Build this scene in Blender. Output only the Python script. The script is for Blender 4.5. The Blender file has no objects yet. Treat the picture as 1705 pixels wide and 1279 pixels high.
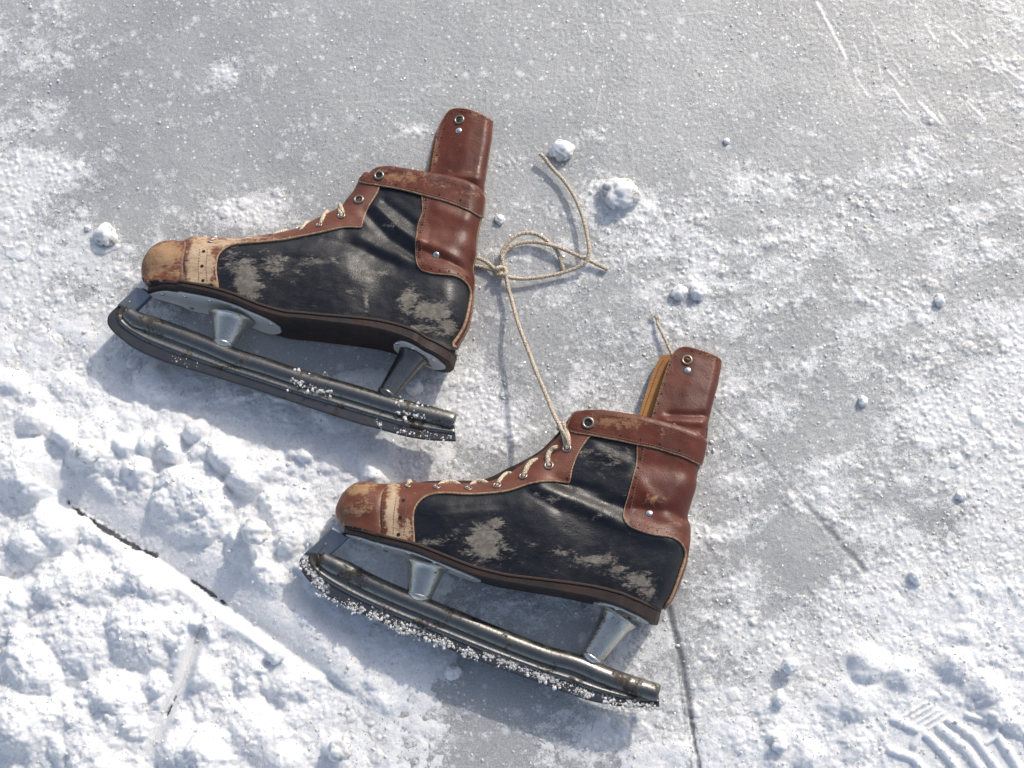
import bpy, bmesh, math, random
import numpy as np
from mathutils import Vector, Matrix, noise as mnoise
from mathutils.geometry import delaunay_2d_cdt

random.seed(7); rng = np.random.default_rng(11)
sc = bpy.context.scene
COL = sc.collection
S = 0.00056                     # metres per unit; one unit is about half a millimetre
R = math.radians

# ------------------------------------------------------------------ camera
TILT = R(12.0); FPX = 2300.0; DIST = 2300.0
cam_d = bpy.data.cameras.new('camera'); cam = bpy.data.objects.new('camera', cam_d); COL.objects.link(cam)
cam_d.sensor_width = 36; cam_d.lens = 36 * FPX / 1705.0
cam_d.clip_start = 0.05; cam_d.clip_end = 60
CAMP = np.array([0, -DIST * math.sin(TILT), DIST * math.cos(TILT)])      # in units
cam.location = Vector(CAMP * S); cam.rotation_euler = (TILT, 0, 0)
sc.camera = cam
CX = np.array([1.0, 0, 0]); CY = np.array([0, math.cos(TILT), math.sin(TILT)]); CZ = np.array([0, -math.sin(TILT), math.cos(TILT)])

# ------------------------------------------------------------------ world, sun, exposure
SUN_EL = R(33.0); SUN_AZ = np.array([0.56, 0.83])      # direction towards the sun on the ground
w = bpy.data.worlds.new('World'); sc.world = w; w.use_nodes = True
nt = w.node_tree; bg = nt.nodes['Background']
sky = nt.nodes.new('ShaderNodeTexSky'); sky.sky_type = 'NISHITA'; sky.sun_disc = False
sky.sun_elevation = SUN_EL; sky.sun_rotation = math.atan2(SUN_AZ[0], SUN_AZ[1])
sky.air_density = 1.0; sky.dust_density = 2.5; sky.ozone_density = 1.0
hs = nt.nodes.new('ShaderNodeHueSaturation'); hs.inputs['Saturation'].default_value = .8
nt.links.new(sky.outputs[0], hs.inputs['Color']); nt.links.new(hs.outputs[0], bg.inputs[0]); bg.inputs[1].default_value = 0.15
sd = bpy.data.lights.new('sun', 'SUN'); sd.energy = 2.4; sd.angle = R(0.53); sd.color = (1.0, 0.935, 0.83)
sun = bpy.data.objects.new('sun', sd); COL.objects.link(sun)
sv = Vector((SUN_AZ[0] * math.cos(SUN_EL), SUN_AZ[1] * math.cos(SUN_EL), math.sin(SUN_EL)))
sun.rotation_euler = sv.to_track_quat('Z', 'Y').to_euler(); sun.location = (1, 1.5, 2)
sc.view_settings.view_transform = 'Standard'; sc.view_settings.look = 'None'
sc.view_settings.exposure = 0.16; sc.view_settings.gamma = 1; sc.view_settings.use_curve_mapping = False

# ------------------------------------------------------------------ helpers
def ray(px, py):
    px = np.asarray(px, float); py = np.asarray(py, float)
    d = (px - 852.5)[..., None] * CX + (639.5 - py)[..., None] * CY - FPX * CZ
    return d
def at(px, py, z=0.0):                    # point on the level z above the ice
    d = ray(px, py); t = (z - CAMP[2]) / d[..., 2]
    return CAMP + d * t[..., None] if np.ndim(t) else CAMP + d * t
def to_px(P):                             # where a point shows
    q = np.asarray(P, float) - CAMP
    x = q @ CX; y = q @ CY; z = -(q @ CZ)
    return 852.5 + FPX * x / z, 639.5 - FPX * y / z
def tag(o, label=None, cat=None, group=None, kind=None):
    if label: o['label'] = label
    if cat: o['category'] = cat
    if group: o['group'] = group
    if kind: o['kind'] = kind
    return o
def mesh_obj(name, V, F, mats, parent=None, fm=None, smooth=True, attrs=None, origin=None):
    """V in units (world); object origin optional"""
    V = np.asarray(V, float).reshape(-1, 3)
    o0 = np.zeros(3) if origin is None else np.asarray(origin, float)
    if parent is not None: o0 = np.array(parent['_o'])
    me = bpy.data.meshes.new(name)
    me.from_pydata(((V - o0) * S).tolist(), [], [tuple(int(i) for i in f) for f in F])
    for m in (mats if isinstance(mats, (list, tuple)) else [mats]): me.materials.append(m)
    if fm is not None: me.polygons.foreach_set('material_index', np.asarray(fm, dtype=np.int32))
    me.polygons.foreach_set('use_smooth', np.full(len(me.polygons), bool(smooth)))
    for k, a in (attrs or {}).items():
        at_ = me.attributes.new(k, 'FLOAT', 'POINT'); at_.data.foreach_set('value', np.asarray(a, dtype=np.float32))
    me.update()
    o = bpy.data.objects.new(name, me); COL.objects.link(o)
    if parent is not None: o.parent = parent
    else: o.location = Vector(o0 * S)
    return o
class MB:
    def __init__(s): s.V = []; s.F = []; s.M = []; s.n = 0
    def add(s, V, F, m=0):
        V = np.asarray(V, float).reshape(-1, 3); s.V.append(V)
        s.F += [tuple(int(i) + s.n for i in f) for f in F]; s.M += [m] * len(F); s.n += len(V); return s
    def build(s, name, mats, parent=None, smooth=True, origin=None, attrs=None):
        return mesh_obj(name, np.vstack(s.V), s.F, mats, parent, s.M, smooth, attrs, origin)
def unit(v): v = np.asarray(v, float); return v / (np.linalg.norm(v) + 1e-12)
def sweep(path, prof, up=None, cap=True, scales=None):
    """sweep a closed 2D profile (a along side vector, b along up) on a 3D path"""
    P = np.asarray(path, float); n = len(P); k = len(prof); V = []
    T = np.gradient(P, axis=0); T /= np.linalg.norm(T, axis=1)[:, None] + 1e-12
    prev = None
    for i in range(n):
        t = T[i]
        if up is not None:
            u = np.asarray(up, float); u = unit(u - t * (u @ t)); sde = np.cross(t, u)
        else:
            if prev is None:
                a = np.array([0, 0, 1.0]) if abs(t[2]) < .9 else np.array([1.0, 0, 0]); prev = unit(a - t * (a @ t))
            u = unit(prev - t * (prev @ t)); prev = u; sde = np.cross(t, u)
        s_ = 1.0 if scales is None else scales[i]
        for a, b in prof: V.append(P[i] + sde * a * s_ + u * b * s_)
    F = [(i * k + j, i * k + (j + 1) % k, (i + 1) * k + (j + 1) % k, (i + 1) * k + j) for i in range(n - 1) for j in range(k)]
    if cap: F += [tuple(range(k))[::-1], tuple((n - 1) * k + j for j in range(k))]
    return V, F
def circ(r, k=12): return [(r * math.cos(2 * math.pi * j / k), r * math.sin(2 * math.pi * j / k)) for j in range(k)]
def tube_between(a, b, r0, r1, k=24, n=6, rings=None):
    a = np.asarray(a, float); b = np.asarray(b, float)
    ts = np.linspace(0, 1, n); P = [a + (b - a) * t for t in ts]
    rr = rings if rings else [r0 + (r1 - r0) * t for t in ts]
    return sweep(P, circ(1, k), scales=rr)
def catmull(P, per=8, closed=False):
    P = np.asarray(P, float); n = len(P); out = []
    rngn = range(n) if closed else range(n - 1)
    for i in rngn:
        if closed: p0, p1, p2, p3 = P[i - 1], P[i], P[(i + 1) % n], P[(i + 2) % n]
        else: p0, p1, p2, p3 = P[max(i - 1, 0)], P[i], P[i + 1], P[min(i + 2, n - 1)]
        for j in range(per):
            t = j / per
            out.append(.5 * ((2 * p1) + (-p0 + p2) * t + (2 * p0 - 5 * p1 + 4 * p2 - p3) * t * t + (-p0 + 3 * p1 - 3 * p2 + p3) * t ** 3))
    if not closed: out.append(P[-1])
    return np.array(out)
def resample(P, step, closed=False, mn=3):
    P = np.asarray(P, float)
    if closed: P = np.vstack([P, P[:1]])
    L = np.concatenate([[0], np.cumsum(np.linalg.norm(np.diff(P, axis=0), axis=1))])
    n = max(mn, int(round(L[-1] / step)))
    t = np.linspace(0, L[-1], n + 1)
    out = np.stack([np.interp(t, L, P[:, i]) for i in range(P.shape[1])], 1)
    return out[:-1] if closed else out
def seg_dist(X, P, closed=False, blk=20000):
    """distance of points X (n,2) to polyline P and index param"""
    P = np.asarray(P, float); A = P if closed else P[:-1]; B = np.roll(P, -1, 0) if closed else P[1:]
    D = B - A; L2 = (D ** 2).sum(1) + 1e-9; out = np.empty(len(X)); near = np.empty((len(X), 2))
    for s in range(0, len(X), blk):
        x = X[s:s + blk]
        t = np.clip(((x[:, None, :] - A) * D).sum(2) / L2, 0, 1)
        Q = A + D * t[..., None]; d = np.linalg.norm(x[:, None, :] - Q, axis=2); j = d.argmin(1)
        out[s:s + blk] = d[np.arange(len(x)), j]; near[s:s + blk] = Q[np.arange(len(x)), j]
    return out, near
def inside(X, P):
    P = np.asarray(P, float); x, y = X[:, 0], X[:, 1]; r = np.zeros(len(X), bool)
    x0, y0 = P[:, 0], P[:, 1]; x1, y1 = np.roll(x0, -1), np.roll(y0, -1)
    for a, b, c, d in zip(x0, y0, x1, y1):
        if b == d: continue
        cond = ((b > y) != (d > y)) & (x < (c - a) * (y - b) / (d - b) + a); r ^= cond
    return r
def sstep(a, b, x): t = np.clip((x - a) / (b - a), 0, 1); return t * t * (3 - 2 * t)

# numpy noise ---------------------------------------------------------
def perlin(x, y, seed=0):
    r = np.random.default_rng(seed); ang = r.random((256, 256)) * 2 * np.pi
    gx, gy = np.cos(ang), np.sin(ang)
    xi = np.floor(x).astype(int); yi = np.floor(y).astype(int); xf = x - xi; yf = y - yi
    u = xf ** 3 * (xf * (xf * 6 - 15) + 10); v = yf ** 3 * (yf * (yf * 6 - 15) + 10)
    def g(i, j):
        a = (xi + i) & 255; b = (yi + j) & 255
        return gx[a, b] * (xf - i) + gy[a, b] * (yf - j)
    return ((g(0, 0) * (1 - u) + g(1, 0) * u) * (1 - v) + (g(0, 1) * (1 - u) + g(1, 1) * u) * v) * 1.5
def fbm(x, y, sc_, o=4, seed=0):
    s = 0; a = 1; n = 0
    for k in range(o): s = s + a * perlin(x / sc_ * 2 ** k, y / sc_ * 2 ** k, seed + k); n += a; a *= .55
    return s / n
def domes(x, y, cell, seed=0, rmin=.35, rmax=.85, p=1.0):
    """clods: the highest of scattered half-balls"""
    r = np.random.default_rng(seed); J = r.random((128, 128, 4))
    X = x / cell; Y = y / cell; xi = np.floor(X).astype(int); yi = np.floor(Y).astype(int); h = np.zeros_like(x)
    for i in (-1, 0, 1):
        for j in (-1, 0, 1):
            a = (xi + i) & 127; b = (yi + j) & 127; q = J[a, b]
            cx = xi + i + q[..., 0]; cy = yi + j + q[..., 1]; rr = rmin + (rmax - rmin) * q[..., 2] ** 1.5
            d2 = ((X - cx) ** 2 + (Y - cy) ** 2) / rr ** 2
            hh = rr * np.sqrt(np.clip(1 - d2, 0, 1)) * (q[..., 3] < p)
            h = np.maximum(h, hh)
    return h * cell

# ------------------------------------------------------------------ materials
def mat(name):
    m = bpy.data.materials.new(name); m.use_nodes = True; n = m.node_tree
    return m, n, n.nodes['Principled BSDF'], n.links
def N(n, t, **k):
    x = n.nodes.new(t)
    for a, b in k.items():
        if a.startswith('i_'):
            key = a[2:]; x.inputs[int(key) if key.isdigit() else key].default_value = b
        else: setattr(x, a, b)
    return x
def noise_(n, l, scale, detail=4, rough=.55, vec=None, dist=0):
    x = N(n, 'ShaderNodeTexNoise'); x.inputs['Scale'].default_value = scale; x.inputs['Detail'].default_value = detail
    x.inputs['Roughness'].default_value = rough; x.inputs['Distortion'].default_value = dist
    if vec is not None: l.new(vec, x.inputs['Vector'])
    return x
def ramp(n, l, src, a, b, lo=0.0, hi=1.0):
    x = N(n, 'ShaderNodeMapRange'); x.interpolation_type = 'SMOOTHSTEP'
    x.inputs[1].default_value = a; x.inputs[2].default_value = b; x.inputs[3].default_value = lo; x.inputs[4].default_value = hi
    l.new(src, x.inputs[0]); return x.outputs[0]
def math_(n, l, op, a, b):
    x = N(n, 'ShaderNodeMath', operation=op)
    for i, s in enumerate((a, b)):
        if hasattr(s, 'links') or hasattr(s, 'is_linked'): l.new(s, x.inputs[i])
        else: x.inputs[i].default_value = s
    return x.outputs[0]
def mix(n, l, fac, a, b):
    x = N(n, 'ShaderNodeMix', data_type='RGBA'); x.clamp_factor = True
    if hasattr(fac, 'is_linked'): l.new(fac, x.inputs[0])
    else: x.inputs[0].default_value = fac
    for i, s in ((6, a), (7, b)):
        if hasattr(s, 'is_linked'): l.new(s, x.inputs[i])
        else: x.inputs[i].default_value = (*s, 1)
    return x.outputs[2]
def attr(n, name):
    return N(n, 'ShaderNodeAttribute', attribute_name=name).outputs['Fac']
def bump(n, l, b, h, strength, dist, prev=None):
    x = N(n, 'ShaderNodeBump'); x.inputs['Strength'].default_value = strength; x.inputs['Distance'].default_value = dist
    l.new(h, x.inputs['Height'])
    if prev is not None: l.new(prev, x.inputs['Normal'])
    return x.outputs[0]
def obj_vec(n): return N(n, 'ShaderNodeTexCoord').outputs['Object']

def make_leather(name, base, base2, worn, worn2, rough=.38, wk=1.15, stretch=(1, 1, 1), rot=0, spec=.5, fine=900):
    m, n, b, l = mat(name); v = obj_vec(n)
    mp = N(n, 'ShaderNodeMapping'); mp.inputs['Scale'].default_value = stretch; mp.inputs['Rotation'].default_value = (0, 0, rot); l.new(v, mp.inputs[0])
    v2 = mp.outputs[0]
    big = noise_(n, l, 28, 4, .6, v).outputs[0]
    c = mix(n, l, ramp(n, l, big, .35, .68), base, base2)
    n1 = noise_(n, l, 70, 10, .72, v2, .35).outputs[0]; n2 = noise_(n, l, 330, 5, .7, v2).outputs[0]
    s = math_(n, l, 'ADD', math_(n, l, 'MULTIPLY', n1, 1.9), math_(n, l, 'MULTIPLY', n2, .9))
    s = math_(n, l, 'ADD', s, math_(n, l, 'MULTIPLY', attr(n, 'wear'), .60 * wk))
    fac = ramp(n, l, s, 1.68, 1.96)
    wn = mix(n, l, ramp(n, l, noise_(n, l, 160, 6, .7, v).outputs[0], .38, .62), worn, worn2)
    c = mix(n, l, math_(n, l, 'MULTIPLY', fac, .9), c, wn)
    # thin scuffs
    st = N(n, 'ShaderNodeMapping'); st.inputs['Scale'].default_value = (3.2, 16, 3.2); st.inputs['Rotation'].default_value = (0, 0, .55 + rot); l.new(v, st.inputs[0])
    sn = noise_(n, l, 38, 6, .75, st.outputs[0]).outputs[0]
    sw = math_(n, l, 'ADD', sn, math_(n, l, 'MULTIPLY', attr(n, 'wear'), .16))
    c = mix(n, l, ramp(n, l, sw, .63, .72, 0, .6), c, worn)
    st2 = N(n, 'ShaderNodeMapping'); st2.inputs['Scale'].default_value = (20, 3.5, 3.5); st2.inputs['Rotation'].default_value = (0, 0, -.35 + rot); l.new(v, st2.inputs[0])
    sn2 = noise_(n, l, 30, 5, .7, st2.outputs[0]).outputs[0]; c = mix(n, l, ramp(n, l, sn2, .66, .72, 0, .35), c, worn)
    dust = math_(n, l, 'MULTIPLY', ramp(n, l, noise_(n, l, 35, 5, .65, v).outputs[0], .42, .72), ramp(n, l, noise_(n, l, 800, 3, .8, v2).outputs[0], .42, .68, .05, 1))
    c = mix(n, l, math_(n, l, 'MULTIPLY', dust, .13), c, worn)
    l.new(c, b.inputs['Base Color'])
    rr = math_(n, l, 'ADD', ramp(n, l, n1, .3, .7, rough - .07, rough + .14), math_(n, l, 'MULTIPLY', fac, .3)); l.new(rr, b.inputs['Roughness'])
    b.inputs['Specular IOR Level'].default_value = spec
    vor = N(n, 'ShaderNodeTexVoronoi'); vor.inputs['Scale'].default_value = fine; l.new(v, vor.inputs['Vector'])
    h = bump(n, l, b, n1, .35, .0012); h = bump(n, l, b, vor.outputs['Distance'], .25, .0003, h)
    h = bump(n, l, b, fac, .25, .0004, h)
    l.new(h, b.inputs['Normal']); return m
M = {}
M['black'] = make_leather('worn_black_leather', (.0055, .006, .010), (.010, .011, .016), (.12, .105, .09), (.235, .21, .18), .30, 1.1, (1, 1.9, 1), -.12, .4)
M['brown'] = make_leather('oxblood_brown_leather', (.075, .0165, .010), (.118, .027, .014), (.32, .17, .085), (.22, .10, .05), .34, 1.0, (1, 1, 1), .1, .36)
M['toe'] = make_leather('scuffed_toe_leather', (.16, .045, .02), (.10, .028, .014), (.36, .225, .12), (.27, .145, .075), .45, 1.0)
M['band'] = make_leather('scuffed_band_leather', (.145, .036, .017), (.10, .025, .013), (.50, .38, .26), (.34, .22, .13), .5, 1.0)
M['tan'] = make_leather('tan_raw_leather', (.36, .16, .035), (.26, .10, .02), (.4, .22, .09), (.3, .14, .05), .6, .6)
M['sole'] = make_leather('dark_sole_leather', (.010, .006, .005), (.034, .012, .007), (.10, .04, .02), (.07, .03, .015), .5, .7)
def plain(name, c, r=.5, metal=0, bumpy=None, c2=None):
    m, n, b, l = mat(name); b.inputs['Base Color'].default_value = (*c, 1); b.inputs['Roughness'].default_value = r; b.inputs['Metallic'].default_value = metal
    if bumpy or c2:
        nz = noise_(n, l, bumpy or 300, 6, .65, obj_vec(n)).outputs[0]
        if c2: l.new(mix(n, l, ramp(n, l, nz, .4, .62), c, c2), b.inputs['Base Color'])
        if bumpy: l.new(bump(n, l, b, nz, .4, .0006), b.inputs['Normal'])
    return m
M['edge'] = plain('raw_leather_edge', (.40, .27, .17), .7, 0, 500, (.20, .115, .065))
M['hole'] = plain('punched_hole_dark', (.006, .004, .004), .8)
M['stitch'] = plain('waxed_thread', (.17, .10, .06), .7)
M['stitch_dark'] = plain('dark_thread', (.035, .02, .015), .7)
def make_steel(name, c, rust, r0, r1, amt=.56, met=.95, wave=45, ws=.3):
    m, n, b, l = mat(name); v = obj_vec(n)
    a = noise_(n, l, wave, 8, .68, v, .4).outputs[0]; f = noise_(n, l, 420, 5, .7, v).outputs[0]
    s = math_(n, l, 'ADD', a, math_(n, l, 'MULTIPLY', math_(n, l, 'SUBTRACT', f, .5), .5))
    fac = ramp(n, l, s, amt, amt + .12)
    l.new(mix(n, l, fac, c, rust), b.inputs['Base Color'])
    l.new(math_(n, l, 'SUBTRACT', met, math_(n, l, 'MULTIPLY', fac, met * .6)), b.inputs['Metallic'])
    l.new(math_(n, l, 'ADD', ramp(n, l, a, .3, .7, r0, r1), math_(n, l, 'MULTIPLY', fac, .3)), b.inputs['Roughness'])
    h = bump(n, l, b, a, ws, .0012); h = bump(n, l, b, f, .3, .0003, h); l.new(h, b.inputs['Normal']); return m
M['steel'] = make_steel('tarnished_nickel_steel', (.19, .187, .178), (.05, .04, .032), .24, .40, .51)
M['bright'] = make_steel('bright_nickel', (.64, .61, .55), (.16, .13, .09), .10, .2, .60, .95, 85, .9)
M['blade'] = make_steel('dull_blade_steel', (.055, .058, .07), (.035, .028, .024), .38, .55, .55, .6)
M['plate'] = make_steel('thin_plate_steel', (.70, .69, .65), (.28, .22, .15), .35, .5, .60, .25)
M['ring'] = plain('dull_eyelet_metal', (.28, .25, .22), .3, .9)
M['rivet'] = plain('rivet_metal', (.65, .64, .62), .22, 1)
# cord
m, n, b, l = mat('braided_cord'); v = obj_vec(n)
wv = N(n, 'ShaderNodeTexVoronoi'); wv.inputs['Scale'].default_value = 1100; l.new(v, wv.inputs['Vector'])
dn = noise_(n, l, 60, 4, .6, v).outputs[0]
c = mix(n, l, ramp(n, l, wv.outputs['Distance'], .25, .62), (.86, .78, .64), (.36, .27, .18))
c = mix(n, l, ramp(n, l, dn, .5, .75, 0, .4), c, (.50, .40, .28))
l.new(c, b.inputs['Base Color']); b.inputs['Roughness'].default_value = .85
l.new(bump(n, l, b, wv.outputs['Distance'], .8, -.0006), b.inputs['Normal']); M['cord'] = m
# snow
def make_snow(name, sss):
    m, n, b, l = mat(name); v = obj_vec(n)
    g = noise_(n, l, 420, 6, .7, v).outputs[0]; g2 = noise_(n, l, 90, 5, .6, v).outputs[0]
    l.new(mix(n, l, ramp(n, l, g, .3, .7), (.72, .73, .745), (.88, .88, .88)), b.inputs['Base Color'])
    b.inputs['Roughness'].default_value = .62; b.inputs['Specular IOR Level'].default_value = .3
    b.inputs['Subsurface Weight'].default_value = sss; b.inputs['Subsurface Radius'].default_value = (1.0, 1.15, 1.4); b.inputs['Subsurface Scale'].default_value = .0045
    sp = N(n, 'ShaderNodeTexVoronoi'); sp.inputs['Scale'].default_value = 900; l.new(v, sp.inputs['Vector'])
    h = bump(n, l, b, g2, .3, .002); h = bump(n, l, b, g, .7, .0010, h); h = bump(n, l, b, sp.outputs['Distance'], .25, .0004, h)
    l.new(h, b.inputs['Normal']); return m
M['snow'] = make_snow('packed_snow', .65)
# ice
m, n, b, l = mat('frosted_ice'); v = obj_vec(n)
fr = attr(n, 'frost'); scr = attr(n, 'scratch'); crk = attr(n, 'crack')
a1 = noise_(n, l, 26, 8, .68, v, .5).outputs[0]; a2 = noise_(n, l, 150, 6, .72, v).outputs[0]; a3 = noise_(n, l, 620, 3, .75, v).outputs[0]
s = math_(n, l, 'ADD', math_(n, l, 'MULTIPLY', math_(n, l, 'SUBTRACT', a1, .5), 1.7), math_(n, l, 'MULTIPLY', math_(n, l, 'SUBTRACT', a2, .5), 1.5))
s = math_(n, l, 'ADD', s, math_(n, l, 'MULTIPLY', math_(n, l, 'SUBTRACT', a3, .5), 1.1))
s = math_(n, l, 'ADD', s, fr)
fac = ramp(n, l, s, .34, .86)
deep = noise_(n, l, 9, 5, .6, v, .3).outputs[0]
icec = mix(n, l, ramp(n, l, deep, .35, .65), (.30, .305, .305), (.41, .412, .405))
icec = mix(n, l, ramp(n, l, a3, .3, .7), mix(n, l, .25, icec, (.16, .165, .17)), mix(n, l, .3, icec, (.8, .8, .8)))
c = mix(n, l, fac, icec, (.76, .76, .755))
vo = N(n, 'ShaderNodeTexVoronoi'); vo.inputs['Scale'].default_value = 150; vo.inputs['Randomness'].default_value = 1; l.new(v, vo.inputs['Vector'])
vsz = noise_(n, l, 700, 0, .5, v).outputs[0]
spk = math_(n, l, 'MULTIPLY', ramp(n, l, vo.outputs['Distance'], .13, .22, 1, 0), ramp(n, l, vo.outputs['Color'], .25, .5, 0, .95))
c = mix(n, l, spk, c, (.78, .78, .78))
for sc2, am in ((48, .75), (85, .8)):
    v2_ = N(n, 'ShaderNodeTexVoronoi'); v2_.inputs['Scale'].default_value = sc2; l.new(v, v2_.inputs['Vector'])
    dd_ = math_(n, l, 'ADD', v2_.outputs['Distance'], math_(n, l, 'MULTIPLY', math_(n, l, 'SUBTRACT', a2, .5), .55))
    c = mix(n, l, math_(n, l, 'MULTIPLY', ramp(n, l, dd_, .06, .27, 1, 0), ramp(n, l, v2_.outputs['Color'], .42, .75, 0, am)), c, (.78, .78, .775))
c = mix(n, l, scr, c, (.95, .94, .92)); c = mix(n, l, crk, c, (.07, .075, .08))
l.new(c, b.inputs['Base Color'])
l.new(math_(n, l, 'ADD', ramp(n, l, a2, .3, .7, 
  .34, .48), math_(n, l, 'MULTIPLY', fac, .15)), b.inputs['Roughness'])
b.inputs['IOR'].default_value = 1.45; b.inputs['Specular IOR Level'].default_value = 1.0
h = bump(n, l, b, a1, .25, .004); h = bump(n, l, b, a2, .3, .0014, h); h = bump(n, l, b, a3, .5, .0008, h); l.new(h, b.inputs['Normal'])
b.inputs['Coat Weight'].default_value = .8; b.inputs['Coat Roughness'].default_value = .44; b.inputs['Coat IOR'].default_value = 1.6
b.inputs['Subsurface Weight'].default_value = .55; b.inputs['Subsurface Radius'].default_value = (1, 1.05, 1.15); b.inputs['Subsurface Scale'].default_value = .006
M['ice'] = m

# ------------------------------------------------------------------ ice and snow
FR = np.array([[5,4,3,3,3,2,2,2,2,2,2,2,2,2,3,4],[5,4,3,4,3,2,3,2,2,2,3,3,2,3,3,4],[6,4,3,3,3,3,3,3,3,4,3,4,3,3,4,4],
 [6,5,4,5,4,3,3,4,4,6,6,5,5,6,5,5],[7,6,5,4,4,4,4,4,4,5,6,5,5,5,5,5],[7,6,5,3,3,3,4,5,4,5,5,4,5,5,6,6],
 [8,9,8,8,7,7,6,6,4,5,4,5,4,5,7,7],[9,9,9,9,9,8,5,4,4,5,5,5,5,6,5,6],[9,9,9,9,9,8,6,5,5,5,6,4,4,6,5,6],
 [9,9,9,9,8,7,5,4,5,6,5,6,5,7,8,8],[9,9,9,9,8,7,4,3,4,6,5,6,6,8,9,9],[9,9,9,9,8,6,5,3,4,5,6,8,8,9,9,9]], float)
TH = np.array([[0]*16,[0]*16,[0]*16,[0]*16,[1.5,1]+[0]*14,[3,3,.5]+[0]*13,
 [13,14,12,12,9,7,3,1,0,0,0,0,0,0,.5,1.5],[26,22,24,22,20,13,2,0,0,0,0,0,0,0,.5,1.5],[28,20,24,26,21,11,4,0,0,0,0,0,0,0,1,2.5],
 [30,26,22,18,10,9,4,.5,0,0,0,0,.5,3,5,7],[32,30,28,22,12,8,3,0,0,0,0,.5,2,6,10,12],[34,34,30,24,14,4,1.5,0,1,1,2,5,7,11,14,14]], float)
def lut(G, px, py):
    gx = np.clip(px / 106.6 - .5, 0, 14.999); gy = np.clip(py / 106.6 - .5, 0, 10.999)
    xi = gx.astype(int); yi = gy.astype(int); fx = gx - xi; fy = gy - yi
    fx = fx * fx * (3 - 2 * fx); fy = fy * fy * (3 - 2 * fy)
    return (G[yi, xi] * (1 - fx) + G[yi, xi + 1] * fx) * (1 - fy) + (G[yi + 1, xi] * (1 - fx) + G[yi + 1, xi + 1] * fx) * fy
def axis(lo, hi, step, far):
    a = np.arange(lo, hi, step); o = []; s = step; x = hi
    while x < far: o.append(x); s *= 1.12; x += s
    o2 = []; s = step; x = lo - step
    while x > -far: o2.append(x); s *= 1.12; x -= s
    return np.concatenate([o2[::-1], a, o])
def line_d(px, py, pts):
    X = np.stack([px.ravel(), py.ravel()], 1); P = np.asarray(pts, float)
    lo = P.min(0) - 90; hi = P.max(0) + 90
    m = (X > lo).all(1) & (X < hi).all(1); d = np.full(len(X), 1e3)
    if m.any(): d[m] = seg_dist(X[m], P)[0]
    return d.reshape(px.shape)
SCR = [([(1380,60),(1420,160),(1470,260)],1.1,.35),([(1440,20),(1500,120),(1590,225)],1.3,.45),([(1460,130),(1530,200),(1600,300)],1.2,.4),([(1570,30),(1640,90),(1705,160)],1.2,.45),([(1560,205),(1620,250),(1705,300)],1.1,.35),([(1405,100),(1432,190)],1.1,.4),([(1250,60),(1290,180)],1.0,.25),([(1610,170),(1640,200)],2.0,.8),([(1488,150),(1512,182)],2.2,.9),([(1420,70),(1436,104)],1.5,.6),([(1540,40),(1556,66)],1.8,.7),([(1100,30),(1180,20),(1260,35)],1.0,.25),([(200,60),(330,130)],1.0,.2),([(60,150),(50,260)],1.1,.25),([(1360,5),(1385,52),(1409,98)],2.6,1),([(1372,20),(1400,50)],1.2,.4),([(1585,55),(1610,80)],2.4,.9),([(1652,103),(1705,135)],2.6,1),([(1530,170),(1566,207)],2.8,1),
 ([(1478,118),(1502,143)],2,.8),([(1424,128),(1445,160)],1.8,.7),([(1453,45),(1470,150)],1.3,.45),([(1497,178),(1525,208)],1.5,.6),([(1515,248),(1560,268)],1.6,.7),
 ([(1635,338),(1655,352)],2,.8),([(1510,335),(1545,362)],1.3,.4),([(1660,235),(1700,250)],1.6,.6),([(1690,340),(1705,350)],2,.7),([(590,170),(700,165)],1.2,.25),
 ([(975,40),(985,70)],1.6,.5),([(1000,150),(990,200)],1.4,.35),([(1205,690),(1242,727)],3,.7)]
CRK = [([(1242,727),(1280,770),(1340,835)],3.5,.22),([(1343,840),(1395,900),(1440,950)],5.5,.5),([(1190,680),(1245,735)],2.5,.25),
 ([(1112,1008),(1135,1100),(1150,1190),(1168,1290)],5.5,.85),([(1128,1100),(1152,1290)],2.5,.5),([(838,480),(838,740)],0.01,0),
 ([(112,838),(165,875),(212,905),(258,926)],7.5,1),([(318,966),(345,985),(376,1006)],5.5,1),([(395,1022),(445,1058),(540,1125),(610,1180)],5,.5),
 ([(293,1162),(277,1192)],3.2,.9),([(272,1200),(245,1248)],2.4,.4),([(48,575),(58,650)],4,.25),([(345,740),(352,772)],4,.5)]
def patch(px, py, lst):
    s = 0
    for (x, y, rx, ry, a) in lst: s = s + a * np.exp(-(((px - x) / rx) ** 2 + ((py - y) / ry) ** 2) ** 1.5)
    return s
FP = [(430,345,75,30,.75),(375,118,32,22,.5),(838,268,28,18,.7),(540,205,70,14,.25),(395,215,15,8,.4),(1030,330,50,35,.35),(985,222,28,22,.4),(1095,180,15,10,.3),(1135,270,18,25,.3),
 (60,290,70,50,.45),(880,415,60,25,.3),(800,700,80,40,.35),(620,760,70,40,.3),(1330,320,120,28,.25),(1440,300,180,16,.3),(1560,290,100,14,.2),(1200,420,160,30,.2),(1190,885,60,18,.35),(1230,800,50,12,.25),
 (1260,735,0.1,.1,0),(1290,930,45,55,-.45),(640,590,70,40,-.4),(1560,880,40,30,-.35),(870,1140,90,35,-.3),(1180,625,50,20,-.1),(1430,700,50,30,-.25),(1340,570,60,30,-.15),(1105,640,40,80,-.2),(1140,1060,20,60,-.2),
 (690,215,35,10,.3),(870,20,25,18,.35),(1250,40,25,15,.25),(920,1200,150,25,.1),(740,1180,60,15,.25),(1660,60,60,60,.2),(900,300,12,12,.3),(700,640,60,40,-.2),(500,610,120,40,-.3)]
gx = axis(-980, 980, 2.0, 9000); gy = axis(-760, 800, 2.0, 9000)
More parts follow.
